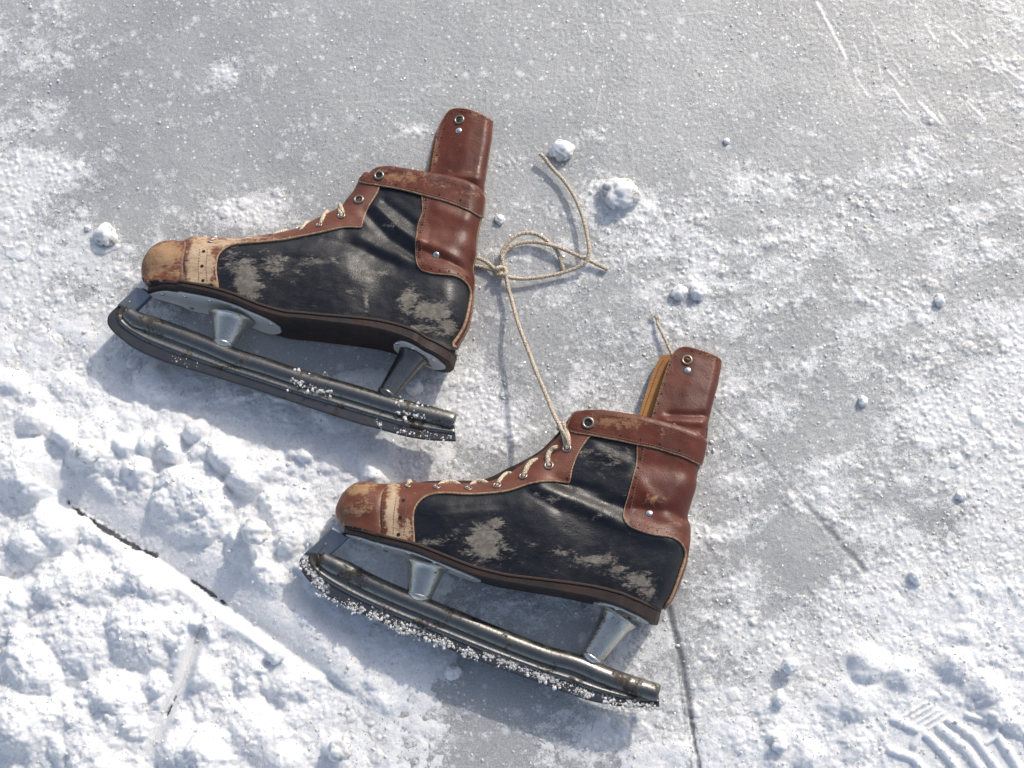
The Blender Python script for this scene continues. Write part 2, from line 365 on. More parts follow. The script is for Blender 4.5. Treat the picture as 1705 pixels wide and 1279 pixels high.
X, Y = np.meshgrid(gx, gy); PX, PY = to_px(np.stack([X, Y, X * 0], -1))
ok = (Y < 6000); PX = np.where(ok, PX, 852); PY = np.where(ok, PY, -2000)
wob = fbm(X, Y, 60, 3, 5) * 14
frost = lut(FR, PX + wob * 3, PY + wob * 2) / 9
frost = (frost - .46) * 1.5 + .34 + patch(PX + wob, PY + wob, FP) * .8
frost += np.clip(lut(TH, PX + wob, PY + wob) * .16, 0, .45)
frost += .62 * fbm(X * .75 + .3 * Y, (Y - .22 * X) * 2.1, 120, 5, 77) - .01 + .26 * fbm(X, Y * 1.4, 34, 3, 78)
scratch = np.zeros_like(X); crack = np.zeros_like(X)
brk = .6 + .9 * fbm(X, Y, 9, 3, 40)
for p, wd, a in SCR: scratch = np.maximum(scratch, a * np.clip(1.25 - line_d(PX, PY, p) / wd, 0, 1) * np.clip(brk + .35, 0, 1))
for p, wd, a in CRK: crack = np.maximum(crack, a * np.clip(1.4 - line_d(PX, PY, p) / wd, 0, 1))
small = domes(X, Y, 9, 3, .2, .55, .5) * .55 + domes(X, Y, 22, 4, .2, .6, .35) * .28
Zi = fbm(X, Y, 180, 3, 9) * 1.6 + fbm(X, Y, 7, 3, 19) * .55 + (small * .75 + domes(X, Y, 5, 6, .3, .6, .6) * .35) * np.clip(frost * 1.8 - .45, 0, 1.1) - crack * 2.2 + scratch * .6
def grid_faces(ny, nx, keep=None):
    i = np.arange(ny * nx).reshape(ny, nx)
    F = np.stack([i[:-1, :-1], i[:-1, 1:], i[1:, 1:], i[1:, :-1]], -1).reshape(-1, 4)
    return F if keep is None else F[keep.reshape(-1)]
def fast_mesh(name, V, F, material, attrs, origin=(0,0,0)):
    used = np.unique(F); rem = np.full(len(V), -1); rem[used] = np.arange(len(used)); V = V[used]; F = rem[F]
    me = bpy.data.meshes.new(name); me.vertices.add(len(V)); me.vertices.foreach_set('co', (V * S).astype(np.float32).ravel())
    me.loops.add(F.size); me.loops.foreach_set('vertex_index', F.astype(np.int32).ravel())
    me.polygons.add(len(F)); me.polygons.foreach_set('loop_start', (np.arange(len(F)) * 4).astype(np.int32))
    me.polygons.foreach_set('loop_total', np.full(len(F), 4, np.int32)); me.polygons.foreach_set('use_smooth', np.ones(len(F), bool))
    me.update(calc_edges=True)
    for k, a in attrs.items():
        q = me.attributes.new(k, 'FLOAT', 'POINT'); q.data.foreach_set('value', a.ravel()[used].astype(np.float32))
    me.materials.append(material); me.validate()
    o = bpy.data.objects.new(name, me); COL.objects.link(o); return o
V = np.stack([X, Y, Zi], -1).reshape(-1, 3)
ice = fast_mesh('ice', V, grid_faces(*X.shape), M['ice'], {'frost': frost, 'scratch': scratch, 'crack': crack})
tag(ice, 'grey frosted ice sheet with fine scratches', None, None, 'structure')

# heaped snow, its own surface over the ice
gx2 = axis(-1000, 1000, 2.0, 2600); gy2 = axis(-800, 420, 2.0, 2200)
X2, Y2 = np.meshgrid(gx2, gy2); QX, QY = to_px(np.stack([X2, Y2, X2 * 0 + 8], -1))
wx = QX + fbm(X2, Y2, 70, 3, 31) * 46; wy = QY + fbm(X2, Y2, 70, 3, 32) * 46
T = lut(TH, wx, wy)
right = sstep(1050, 1250, QX)
hp = np.clip(T, 0, 40)
wX = X2 + fbm(X2, Y2, 26, 4, 71) * 11; wY = Y2 + fbm(X2, Y2, 26, 4, 72) * 11
lump = domes(wX, wY, 95, 21, .3, .72, .75) * .46 + domes(wX + 40, wY, 52, 22, .3, .75, .65) * .42 + domes(wX, wY + 9, 26, 23, .3, .8, .55) * .34 + domes(wX, wY, 12, 24, .3, .8, .5) * .26
lumpR = domes(wX, wY, 60, 25, .3, .7, .5) * .30 + domes(wX, wY, 27, 26, .3, .8, .6) * .34 + domes(wX, wY, 12, 27, .3, .85, .75) * .5 + domes(wX, wY, 7, 28, .4, .9, .75) * .5
lm = lump * (1 - right) + lumpR * right * .9
lm = lm * (1 - .6 * sstep(95, 130, QX) * sstep(560, 380, QX) * sstep(640, 700, QY) * sstep(1000, 880, QY) * 0)
H2 = T * .62 - 2.4 + 3.2 * fbm(X2, Y2, 34, 4, 101) * np.clip(1.3 - T / 12, 0, 1) +  lm * np.clip(T / 18, 0, 1) * (1.15 - .45 * sstep(-.2, .3, fbm(X2, Y2, 130, 2, 140)))
# big clods as they sit: x, y, radius, height
BIG = [(45,790,62,38),(85,880,50,34),(110,725,24,34),(150,755,20,26),(60,905,42,36),(60,700,30,26),(130,1060,95,30),(60,1120,62,36),(230,1050,70,34),(215,745,26,30),(250,742,24,30),(290,750,26,32),
 (330,720,22,30),(380,760,34,36),(410,800,34,34),(420,885,22,40),(300,810,42,30),(40,1200,80,36),(330,1120,40,28),(90,990,40,30),(170,980,60,28),(450,960,36,20),(480,905,30,26),(530,900,34,18),
 (560,1245,18,22),(420,1220,60,26),(300,1250,50,30),(160,1230,50,24),(15,640,26,20),(30,400,25,5),(175,395,24,6),(170,1270,22,30),(470,1260,34,24),(500,830,30,16),(540,950,30,16),
 (1445,1110,34,20),(1420,1160,40,16),(1500,1125,30,16),(1390,1170,22,12),(1590,1110,28,18),(1640,1150,34,20),(1320,1110,10,14),(1600,1060,20,12),(1350,1260,26,14),(1290,1230,12,12),(1300,1160,9,11)]
big = np.full_like(X2, -50.0)
for (x, y, r, h) in BIG:
    d2 = ((wx * .35 + QX * .65 - x) ** 2 + (wy * .35 + QY * .65 - y) ** 2) / r ** 2
    big = np.maximum(big, np.where(d2 < 1.6, (h * 1.55 - 6) * (1 - d2 ** 1.15 * .85) + 2.5 * fbm(X2, Y2, 16, 3, 90) + lm * .22, -50))
k = 4.0; H2 = k * np.logaddexp(H2 / k, big / k)
def blur(H, it):
    for _ in range(it):
        H[1:-1] = (H[:-2] + 2 * H[1:-1] + H[2:]) / 4; H[:, 1:-1] = (H[:, :-2] + 2 * H[:, 1:-1] + H[:, 2:]) / 4
    return H
H2 = blur(H2, 1)
warpf = fbm(X2, Y2, 40, 5, 201); H2 += (1 - 2 * np.abs(fbm(X2 + 12 * warpf, Y2, 24, 4, 202))) * 3.4 * np.clip((T - 4) / 16, 0, 1) - 1.6 * np.clip((T - 4) / 16, 0, 1) + np.abs(fbm(X2, Y2, 11, 3, 203)) * 3.2 * np.clip(T / 14, 0, 1)
# the cut runs through the heap: smooth slope above it, sharp lip below
def trench(H, pts, wid, depth, lip=0):
    d = line_d(QX, QY, pts); f = np.exp(-(d / wid) ** 2)
    return H * (1 - f * depth)
def sideslope(H, pts, wid, lo, hi):
    P = np.asarray(pts, float); d = line_d(QX, QY, pts)
    a, b_ = P[0], P[-1]; sd_ = ((b_[0] - a[0]) * (QY - a[1]) - (b_[1] - a[1]) * (QX - a[0]))   # negative: above the cut in the picture
    up_ = sd_ < 0; tgt = np.where(up_, lo + (hi - lo) * np.clip(d / wid, 0, 1) ** .8, lo + (hi - lo) * .8 * np.clip(d / (wid * .3), 0, 1))
    f = np.clip(1.25 - d / wid, 0, 1) * np.where(up_, 1, np.clip(1.2 - d / (wid * .55), 0, 1)); f = f * f * (3 - 2 * f)
    return H * (1 - f) + tgt * f
H2 = sideslope(H2, [(112,832),(258,924),(430,1045),(520,1110)], 78, 3, 27)
H2 = sideslope(H2, [(330,1055),(300,1140),(240,1262)], 24, 7, 20)
H2 = trench(H2, [(410,620),(418,660),(455,740)], 12, .45)
H2 = trench(H2, [(1112,1008),(1168,1290)], 11, .9)
H2 = np.where(line_d(QX, QY, [(1112,1008),(1135,1100),(1150,1190),(1168,1300)]) < 3.5 + 2.5 * fbm(X2, Y2, 25, 2, 88), -3, H2)
H2 = trench(H2, [(395,1022),(445,1058),(540,1125),(610,1180)], 9, .6)
for p, wd, a in CRK[6:8] + CRK[9:10]: H2 = np.where(line_d(QX, QY, p) < wd * (.55 + 1.3 * fbm(X2, Y2, 28, 3, 87)), -3.0, H2)
# boot print: lugs pressed into the soft snow, ridges left between them
pr = sstep(1462, 1486, QX) * sstep(1150, 1178, QY - .0 * QX)
ang = R(38); ru = (QX - 1480) * math.cos(ang) + (QY - 1170) * math.sin(ang); rv = -(QX - 1480) * math.sin(ang) + (QY - 1170) * math.cos(ang)
flat = 13 + 1.0 * fbm(X2, Y2, 30, 3, 61) + .5 * fbm(X2, Y2, 5, 2, 62)
rid = np.zeros_like(QX)
for pts, wd in [([(1478,1192),(1545,1225),(1580,1262),(1600,1290)],6.5),([(1470,1245),(1520,1262),(1545,1290)],6),([(1565,1212),(1610,1250),(1640,1290)],7.5),([(1522,1240),(1535,1215)],6),
    ([(1580,1200),(1620,1225),(1668,1290)],6),([(1640,1238),(1655,1228),(1660,1205)],4.5),([(1660,1225),(1705,1290)],7),([(1610,1190),(1640,1200)],4),([(1500,1200),(1548,1180)],0.1)]:
    rid = np.maximum(rid, np.exp(-(line_d(QX, QY, pts) / wd) ** 4))
for i in range(5): rid = np.maximum(rid, .75 * np.exp(-(line_d(QX, QY, [(1498 + i * 9.5, 1196 + i * 6), (1542 + i * 9.5, 1170 + i * 6)]) / 2.3) ** 2))
prm = pr * sstep(5, -25, line_d(QX, QY, [(1472,1279),(1478,1190),(1545,1160),(1600,1170),(1705,1260)]) * 0 - 20) 
poly = [(1470,1300),(1474,1200),(1505,1172),(1550,1158),(1605,1170),(1640,1192),(1705,1230),(1720,1300)]
ins = inside(np.stack([QX.ravel(), QY.ravel()], 1), poly).reshape(QX.shape)
dd = line_d(QX, QY, poly[:-1]); pm = np.where(ins, np.clip(dd / 7, 0, 1), 0)
H2 = H2 * (1 - pm) + (flat - 6.5 * (1 - rid)) * pm
H2 += (fbm(X2, Y2, 6, 3, 51) * .9 + domes(X2, Y2, 5.5, 52, .3, .8, .5) * .45 * sstep(-.25, .35, fbm(X2, Y2, 60, 3, 53))) * np.clip(T / 4, 0, 1)
H2 = np.where(T < .25, np.minimum(H2, -2.0), H2)
H2 = blur(H2, 1) if False else H2
kv = H2 > -1.6; kf = kv[:-1, :-1] | kv[1:, :-1] | kv[:-1, 1:] | kv[1:, 1:]
V = np.stack([X2, Y2, H2], -1).reshape(-1, 3)
snow = fast_mesh('snow', V, grid_faces(*X2.shape, kf), M['snow'], {})
tag(snow, 'lumpy heaped snow scraped up on the ice', 'snow', None, 'stuff')
def snow_z(px, py):
    p = at(px, py, 8.0); j = np.abs(gx2 - p[0]).argmin(); i = np.abs(gy2 - p[1]).argmin(); return max(0.0, float(H2[i, j]))

# ------------------------------------------------------------------ snow lumps, each its own
def lump_geo(c, r, seed, flat=.72, sub=4, rough=.22):
    bm = bmesh.new(); bmesh.ops.create_icosphere(bm, subdivisions=sub, radius=1.0); V = []
    for v in bm.verts:
        p = v.co.normalized(); q = Vector((p.x * 1.3 + seed * 3.1, p.y * 1.3, p.z * 1.3))
        d = 1 + rough * mnoise.fractal(q, 1.0, 2.0, 4) + rough * .5 * mnoise.noise(q * 3.2)
        V.append([c[0] + p.x * r * d * (1 + .15 * math.sin(seed)), c[1] + p.y * r * d, c[2] + p.z * r * flat * d])
    F = [[v.index for v in f.verts] for f in bm.faces]; bm.free(); return V, F
LUMPS = [(935,250,19,'round snow lump beside the free tip of the cord',0),(1033,322,30,'largest loose snow lump on open ice right of the cord loops',1),
 (1131,487,14,'left lump of the snow pair above the lower skate',0),(1162,486,16,'right lump of the snow pair above the lower skate',0),
 (176,392,20,'whitish snow lump left of the upper skate toe',0),(146,380,6,'tiny snow pellet left of the upper skate toe',0),
 (1316,1108,13,'snow pellet on the grainy snow right of the lower heel',0),(1300,1166,9,'snow pellet below another one near the bottom right',0),
 (1298,1240,13,'blocky snow pellet near the bottom edge left of the boot print',0),(1437,668,10,'small snow pellet well right of the lower skate on frosted ice',0),
 (1525,960,14,'snow lump on the grainy snow at right below the bare patch',0),(1600,825,9,'small snow lump at the right above the bare patch',0),
 (566,1248,19,'angular snow lump at the bottom edge left of centre',0),(458,1091,14,'round snow lump in the shade left of the lower blade',0),
 (832,365,9,'snow pellet right of the upper skate strap',0),(1255,520,0,'',0),(1565,500,11,'snow pellet on the ice far right of the lower flap',0),
 (1210,235,6,'small snow pellet on clear ice right of the cord',0),(754,1120,13,'dark lit ice lump under the lower blade',0),(424,885,21,'egg shaped snow clod standing out from the heap edge',0),
 (146,757,18,'knobby snow clod on top of the heap at left',0),(690,645,15,'snow lump beside the rear post of the upper skate',0)]
for i, (x, y, r, lab, big_) in enumerate(LUMPS):
    if r == 0: continue
    z = snow_z(x, y); c = at(x, y, z + r * .36)
    mb = MB(); vv, ff = lump_geo((c[0], c[1], c[2]), r * .92, i + 1.3, .70, 4, .30); mb.add(vv, ff)
    if r > 16:
        for q in range(4):
            a = q * 1.7 + i; vv, ff = lump_geo((c[0] + math.cos(a) * r * .62, c[1] + math.sin(a) * r * .55, c[2] - r * .05), r * (.42 + .12 * math.sin(q * 2.3)), i + q * 2.2, .8, 3, .25); mb.add(vv, ff)
    o = mb.build('snow_lump', M['snow'], origin=(c[0], c[1], z)); tag(o, lab.replace('dark lit ', 'shaded '), 'snow lump', 'loose snow lumps')
# crumbs too many to count
mb = MB(); base = None
bm = bmesh.new(); bmesh.ops.create_icosphere(bm, subdivisions=1, radius=1.0); bv = np.array([v.co[:] for v in bm.verts]); bf = [[v.index for v in f.verts] for f in bm.faces]; bm.free()
cnt = 0
for q in range(15000):
    x = rng.uniform(-20, 1725); y = rng.uniform(-20, 1300)
    f = float(lut(FR, np.array(x), np.array(y))) / 9; p = .25 + .75 * f
    cl = perlin(np.array([x / 45.]), np.array([y / 45.]), 8)[0]
    if rng.random() > p * (.45 + 1.1 * max(cl, -.2)): continue
    r = .7 + 1.7 * rng.random() ** 4 + (2.2 * rng.random() ** 3 if f > .5 else 0)
    c = at(x, y, 0); c[2] = (snow_z(x, y) + .1 if f > .55 else .3) + r * .2
    sc3 = rng.uniform(.65, 1.25, 3) * r * [1, 1, .5]; vv = bv * (1 + rng.uniform(-.22, .22, (len(bv), 1))) * sc3 + c
    mb.add(vv, bf); cnt += 1
o = mb.build('snow_crumbs', M['snow']); tag(o, 'fine snow crumbs and grains strewn over the ice', 'snow crumbs', None, 'stuff')

V_ = []; F_ = []
nG = 26000; gxs = rng.uniform(-10, 1715, nG); gys = rng.uniform(-10, 1290, nG); G0 = at(gxs, gys, 0.0)
for q in range(nG):
    c = G0[q].copy(); dens = .4 + .6 * (gxs[q] / 1705) 
    if rng.random() > dens: continue
    c[2] = snow_z(gxs[q], gys[q]) + 1.6
    nx_, ny_ = rng.normal(0, .24, 2); n3 = unit([nx_, ny_, 1]); e1 = unit(np.cross(n3, [math.cos(q), math.sin(q), .1])); e2 = np.cross(n3, e1); r_ = .55 + .9 * rng.random() ** 3
    i0 = len(V_); V_ += [c + e1 * r_, c + e2 * r_ * .8, c - e1 * r_, c - e2 * r_ * .8, c - n3 * r_ * 1.2]; F_ += [(i0, i0 + 1, i0 + 2, i0 + 3), (i0 + 1, i0, i0 + 4), (i0 + 2, i0 + 1, i0 + 4), (i0 + 3, i0 + 2, i0 + 4), (i0, i0 + 3, i0 + 4)]
cm, n, b, l = mat('ice_crystal'); b.inputs['Base Color'].default_value = (.62, .62, .63, 1); b.inputs['Roughness'].default_value = .27; b.inputs['Metallic'].default_value = .5; b.inputs['Specular IOR Level'].default_value = 1.0; b.inputs['IOR'].default_value = 1.5
o = mesh_obj('ice_crystals', V_, F_, cm, None, None, False); tag(o, 'tiny glittering ice crystals scattered over ice and snow', 'ice crystals', None, 'stuff')

# ------------------------------------------------------------------ the skates
class Skate: pass
def build_skate(D):
    k = Skate(); toe, heel = D['axis']; roll = R(D['roll']); z0 = D['z0']
    a = at(*toe, z0); b = at(*heel, z0); U = unit(b - a)
    Vh = unit(np.cross([0, 0, 1.0], U)); Z = np.array([0, 0, 1.0])
    Vv = math.cos(roll) * Vh - math.sin(roll) * Z; W = math.sin(roll) * Vh + math.cos(roll) * Z
    pt = D.get('pitch', 0); 
    if pt:
        q = Matrix.Rotation(R(pt), 3, Vector(Vv)); U = np.array(q @ Vector(U)); W = np.array(q @ Vector(W))
    P0 = (a + b) / 2
    if pt: pass
    def uv(px, py, w_=0.0):
        d = ray(px, py); n_ = P0 + W * np.asarray(w_)[..., None] if np.ndim(w_) else P0 + W * w_
        t = ((n_ - CAMP) @ W if np.ndim(w_) == 0 else ((n_ - CAMP) * W).sum(-1)) / (d @ W)
        Q = CAMP + d * np.asarray(t)[..., None] - P0
        return np.stack([Q @ U, Q @ Vv], -1)
    def world(uvp, w_): uvp = np.atleast_2d(uvp); return P0 + uvp[:, :1] * U + uvp[:, 1:2] * Vv + np.asarray(w_).reshape(-1, 1) * W
    base = np.array([P0[0], P0[1], 0.0])
    root = bpy.data.objects.new('ice_skate', None); COL.objects.link(root); root.empty_display_size = .05
    root.location = Vector(base * S); root['_o'] = base.tolist(); tag(root, D['label'], 'ice skate', 'pair of old ice skates')
    k.root = root
    arr = lambda L: np.array(L, float)
    # silhouette in the mid plane
    sil = arr(D['silhouette']); SIL = uv(sil[:, 0], sil[:, 1], 0.0)                 # open: toe bottom -> front of the collar
    col = arr(D['collar']); COLR = uv(col[:, 0], col[:, 1], 20.0)
    bk = arr(D['back']); BK = uv(bk[:, 0], bk[:, 1], 0.0)                           # collar end -> heel bottom
    seam = arr(D['seam']); SEAM = uv(seam[:, 0], seam[:, 1], 42.0)                  # heel bottom -> toe bottom
    SILs = resample(catmull(SIL, 6), 2.5); BKs = resample(catmull(BK, 6), 2.5); SEAMs = resample(catmull(SEAM, 6), 3.0)
    COLs = resample(COLR, 3.0)
    ring = resample(np.vstack([SILs, COLs[1:-1], BKs, SEAMs[1:-1]]), 3.0, True)
    Hn = arr(D['H']); Huv = uv(Hn[:, 0], Hn[:, 1], 45.0)
    def Hf(X_):
        d2 = ((X_[:, None, :] - Huv[None]) ** 2).sum(2) + 1500; wt = d2 ** -1.6; return (wt * Hn[:, 2]).sum(1) / wt.sum(1)
    FE = []
    for pts, wd, amp in D['creases']:
        p_ = arr(pts); FE.append((uv(p_[:, 0], p_[:, 1], 42.0), wd, amp))
    def h(X_, feat=True):
        X_ = np.atleast_2d(X_); ds = seg_dist(X_, np.vstack([SILs]))[0]; db = seg_dist(X_, BKs)[0]; dc = seg_dist(X_, COLs)[0]
        ins_ = inside(X_, ring)
        sh = sstep(150, 50, dc)       # 1 near the collar: thin flat shaft
        t1 = np.clip(ds / (58 - 26 * sh), 0, 1); t2 = np.clip(db / (48 - 24 * sh), 0, 1); t3 = np.clip((dc + 4) / 9, 0, 1)
        f = lambda t: np.sqrt(np.clip(1 - (1 - t) ** (2 + .0 * t), 0, 1))
        # corner-friendly product of the roundings
        r_ = f(t1) * f(t2) * f(t3); out = Hf(X_) * r_
        if feat:
            for P_, wd, amp in FE:
                d = seg_dist(X_, P_)[0]; out = out + amp * np.exp(-(d / wd) ** 2) * np.clip(np.minimum(ds, db) / 18, 0, 1)
            out = out + 1.3 * fbm(X_[:, 0] + 500, X_[:, 1] + 500, 42, 3, D['seed']) * np.clip(np.minimum(ds, db) / 15, 0, 1)
        return np.where(ins_, out, 0.0)
    def grad(fn, X_, e=1.2):
        gx_ = (fn(X_ + [e, 0]) - fn(X_ - [e, 0])) / (2 * e); gy_ = (fn(X_ + [0, e]) - fn(X_ - [0, e])) / (2 * e)
        n_ = np.stack([-gx_, -gy_, np.ones_like(gx_)], 1); return n_ / np.linalg.norm(n_, axis=1)[:, None]
    def on_surf(px, py, fn=h, it=3):
        px = np.asarray(px, float); py = np.asarray(py, float); w_ = np.full(px.shape, 40.0)
        for _ in range(it): q = uv(px, py, w_); w_ = .3 * w_ + .7 * fn(q)
        return uv(px, py, w_)
    def tri(ringp, step, offs=(1.2, 3.0, 6.0), holes=()):
        """fill a closed outline with triangles"""
        n_ = len(ringp); nx = np.roll(ringp, -1, 0) - np.roll(ringp, 1, 0); nrm = np.stack([-nx[:, 1], nx[:, 0]], 1); nrm /= np.linalg.norm(nrm, axis=1)[:, None] + 1e-9
        area = .5 * np.sum(ringp[:, 0] * np.roll(ringp[:, 1], -1) - np.roll(ringp[:, 0], -1) * ringp[:, 1])
        if area < 0: nrm = -nrm
        ex = []
        for o_ in offs:
            q = ringp + nrm * o_; d = seg_dist(q, ringp, True)[0]; q = q[inside(q, ringp) & (d > o_ * .93)]; ex.append(q)
        lo, hi = ringp.min(0), ringp.max(0); gxx = np.arange(lo[0], hi[0], step); gyy = np.arange(lo[1], hi[1], step * .87)
        G = np.array([(x_ + (j % 2) * step / 2, y_) for j, y_ in enumerate(gyy) for x_ in gxx]); G = G[inside(G, ringp)]
        G = G[seg_dist(G, ringp, True)[0] > offs[-1] + step * .6]
        pts = [ringp] + ex + [G]; edges = [(i, (i + 1) % n_) for i in range(n_)]
        allp = np.vstack(pts)
        for (hc, hr) in holes:
            allp = allp[np.concatenate([np.ones(n_, bool), np.linalg.norm(allp[n_:] - hc, axis=1) > hr + 1.2])]
            a_ = np.arange(20) * 2 * np.pi / 20; s0 = len(allp); allp = np.vstack([allp, hc + hr * np.stack([np.cos(a_), np.sin(a_)], 1)]); edges += [(s0 + i, s0 + (i + 1) % 20) for i in range(20)]
        r_ = delaunay_2d_cdt([Vector(p) for p in allp], edges, [], 1, 1e-4)
        vo_ = np.array([v[:] for v in r_[0]]); F_ = np.array(r_[2])
        cen = vo_[F_].mean(1); keep = inside(cen, ringp)
        for (hc, hr) in holes: keep &= np.linalg.norm(cen - hc, axis=1) > hr
        F_ = F_[keep]
        # consistent winding (counter-clockwise)
        A_ = vo_[F_]; ar = (A_[:, 1, 0] - A_[:, 0, 0]) * (A_[:, 2, 1] - A_[:, 0, 1]) - (A_[:, 2, 0] - A_[:, 0, 0]) * (A_[:, 1, 1] - A_[:, 0, 1])
        F_[ar < 0] = F_[ar < 0][:, ::-1]
        return vo_, F_
    def border_edges(F_):
        c_ = {}
        for f in F_:
            for i in range(3):
                e = (int(f[i]), int(f[(i + 1) % 3])); c_[e] = 1
        return [e for e in c_ if (e[1], e[0]) not in c_]
    def wear_of(uvp, w_, blobs):
        P_ = world(uvp, w_); x_, y_ = to_px(P_); s_ = np.zeros(len(uvp))
        for (bx, by, rx, ry, a_) in blobs: s_ = np.maximum(s_, a_ * np.exp(-(((x_ - bx) / rx) ** 2 + ((y_ - by) / ry) ** 2)))
        return s_
    panels = {}
    # ---- upper: one closed body, brown where the overlays wrap to the far side
    polys = {nm: arr(pp) for nm, pp, *_ in D['panels']}
    v2, F2 = tri(ring, 4.5, (.5, 1.5, 3, 5.5, 9, 13)); ht = h(v2)
    isb = seg_dist(v2, ring, True)[0] < .05
    open_e = seg_dist(v2, np.vstack([SEAMs]))[0] < .6
    wt_ = ht.copy(); wb = -np.minimum(h(v2, False), 44)
    top = world(v2, wt_); bot = world(v2, wb); bot[:, 2] = np.maximum(bot[:, 2], .5)
    nn = len(v2); VV = np.vstack([top, bot]); FF = [tuple(f) for f in F2] + [tuple((f[::-1] + nn)) for f in F2]
    fm = [0] * len(F2)
    cen = v2[F2].mean(1); pxs, pys = to_px(world(cen, h(cen) * 0 + 20)); cp = np.stack([pxs, pys], 1); far = np.zeros(len(F2), int)
    for nm in polys: far[inside(cp, polys[nm])] = 1
    fm += list(far)
    for a_, b_ in border_edges(F2): FF.append((b_, a_, a_ + nn, b_ + nn)); fm.append(0)
    wr = wear_of(v2, ht, D['wear_black'])
    mesh_obj('upper', VV, FF, [M['black'], M['brown']], root, fm, True, {'wear': np.concatenate([wr, wr * .5])})
    # ---- overlays
    def decorate(mb, fn, lift, perf, stitch, thin):
        hole_uv = []
        for pts, sp, rr in perf:
            p_ = resample(arr(pts), sp, False, 1); q = on_surf(p_[:, 0], p_[:, 1], fn); n_ = grad(fn, q); z_ = fn(q)
            for c_, nn_, zz in zip(q, n_, z_):
                a_ = np.arange(8) * np.pi / 4
                P3 = np.array([c_[0], c_[1], zz]) + nn_ * (lift + .35); e1 = unit(np.cross(nn_, [0, 1, 0])); e2 = np.cross(nn_, e1)
                Q = [P3 + (e1 * math.cos(t) + e2 * math.sin(t)) * rr for t in a_]
                Q = np.array(Q); mb.add(world(Q[:, :2], Q[:, 2]), [tuple(range(8))], 2)
        for pts, off in stitch:
            p_ = resample(arr(pts), 4.6); q = on_surf(p_[:, 0], p_[:, 1], fn); n_ = grad(fn, q); z_ = fn(q)
            for i in range(len(q) - 1):
                A3 = np.array([*q[i], z_[i]]); B3 = np.array([*q[i + 1], z_[i + 1]]); n3 = n_[i]; t3_ = unit(B3 - A3); s3 = np.cross(n3, t3_)
                C3 = A3 + n3 * (lift + .25); L_ = 1.55; w3 = .62
                Q = np.array([C3 - t3_ * L_ - s3 * w3, C3 + t3_ * L_ - s3 * w3, C3 + t3_ * L_ + s3 * w3, C3 - t3_ * L_ + s3 * w3, C3 - t3_ * L_ * .7 + n3 * .7, C3 + t3_ * L_ * .7 + n3 * .7])
                mb.add(world(Q[:, :2], Q[:, 2]), [(0, 1, 5, 4), (2, 3, 4, 5), (0, 4, 3), (1, 2, 5)], 3)
    def panel(name, pp, material, lift, perf, stitch, wear, label=None, fn=h, clip=True, holes=(), thick=4.0, edgew=1.7, stitchm='stitch', step=4.5, innermat=None, neg=False):
        p_ = resample(catmull(arr(pp), 6, True), 2.5, True)
        if clip:
            q = uv(p_[:, 0], p_[:, 1], 0.0); outm = ~inside(q, ring)
            q2 = on_surf(p_[:, 0], p_[:, 1], fn); out2 = outm | ~inside(q2, ring)
            d_, near = seg_dist(q, ring, True); q = np.where(out2[:, None], near, q2)
            # points very near the silhouette snap to it
            q = resample(q, 2.5, True)
            dn_ = np.linalg.norm(q - np.roll(q, 1, 0), axis=1); q = q[dn_ > .8]
        else: q = on_surf(p_[:, 0], p_[:, 1], fn)
        hl = []
        for (hx, hy, hr) in holes: hl.append((on_surf(np.array([hx]), np.array([hy]), fn)[0], hr))
        vv_, F_ = tri(q, step, (1.7, 3.0, 5.2), hl)
        z_ = fn(vv_); n_ = grad(fn, vv_)
        if clip:
            ds_ = seg_dist(vv_, np.vstack([SILs]))[0]; db_ = seg_dist(vv_, BKs)[0]
        topl = np.column_stack([vv_, z_]) + n_ * lift; low = np.column_stack([vv_, z_]) + n_ * (lift - thick)
        nv = len(vv_); P_ = np.vstack([topl, low]); Wd = world(P_[:, :2], P_[:, 2])
        de = seg_dist(vv_[F_].mean(1), q, True)[0]
        mb = MB(); fs = [tuple(f) for f in F_]
        mb.V = [Wd]; mb.n = len(Wd); mb.F = list(fs); mb.M = [1 if d < edgew * .72 else 0 for d in de]
        mb.F += [tuple(f[::-1] + nv) for f in F_]; mb.M += [4] * len(F_)
        for a_, b_ in border_edges(F_): mb.F.append((b_, a_, a_ + nv, b_ + nv)); mb.M.append(1)
        nb = mb.n
        decorate(mb, fn, lift, perf, stitch, False)
        wa = wear_of(vv_, z_, wear); att = np.concatenate([wa, wa, np.zeros(mb.n - nb)])
        o = mesh_obj(name, np.vstack(mb.V), mb.F, [material, M['edge'], M['hole'], M[stitchm], innermat or material], root, mb.M, True, {'wear': att})
        if label: o['label'] = label
        return o
    for (nm, pp, mt, lift, perf, stitch, wear, lab) in D['panels']:
        panels[nm] = panel(nm, pp, M[mt], lift, perf, stitch, wear, lab)
    # ---- ankle flap: a folded guard rising out of the collar
    fl = D['flap']; RE = uv(arr(fl['right'])[:, 0], arr(fl['right'])[:, 1], 0.0); REs = resample(catmull(RE, 5), 3)
    tipv = REs[:, 1].max(); botv = REs[:, 1].min()
    FF2 = [(uv(arr(p)[:, 0], arr(p)[:, 1], 20.0), wd, am) for p, wd, am in fl['creases']]
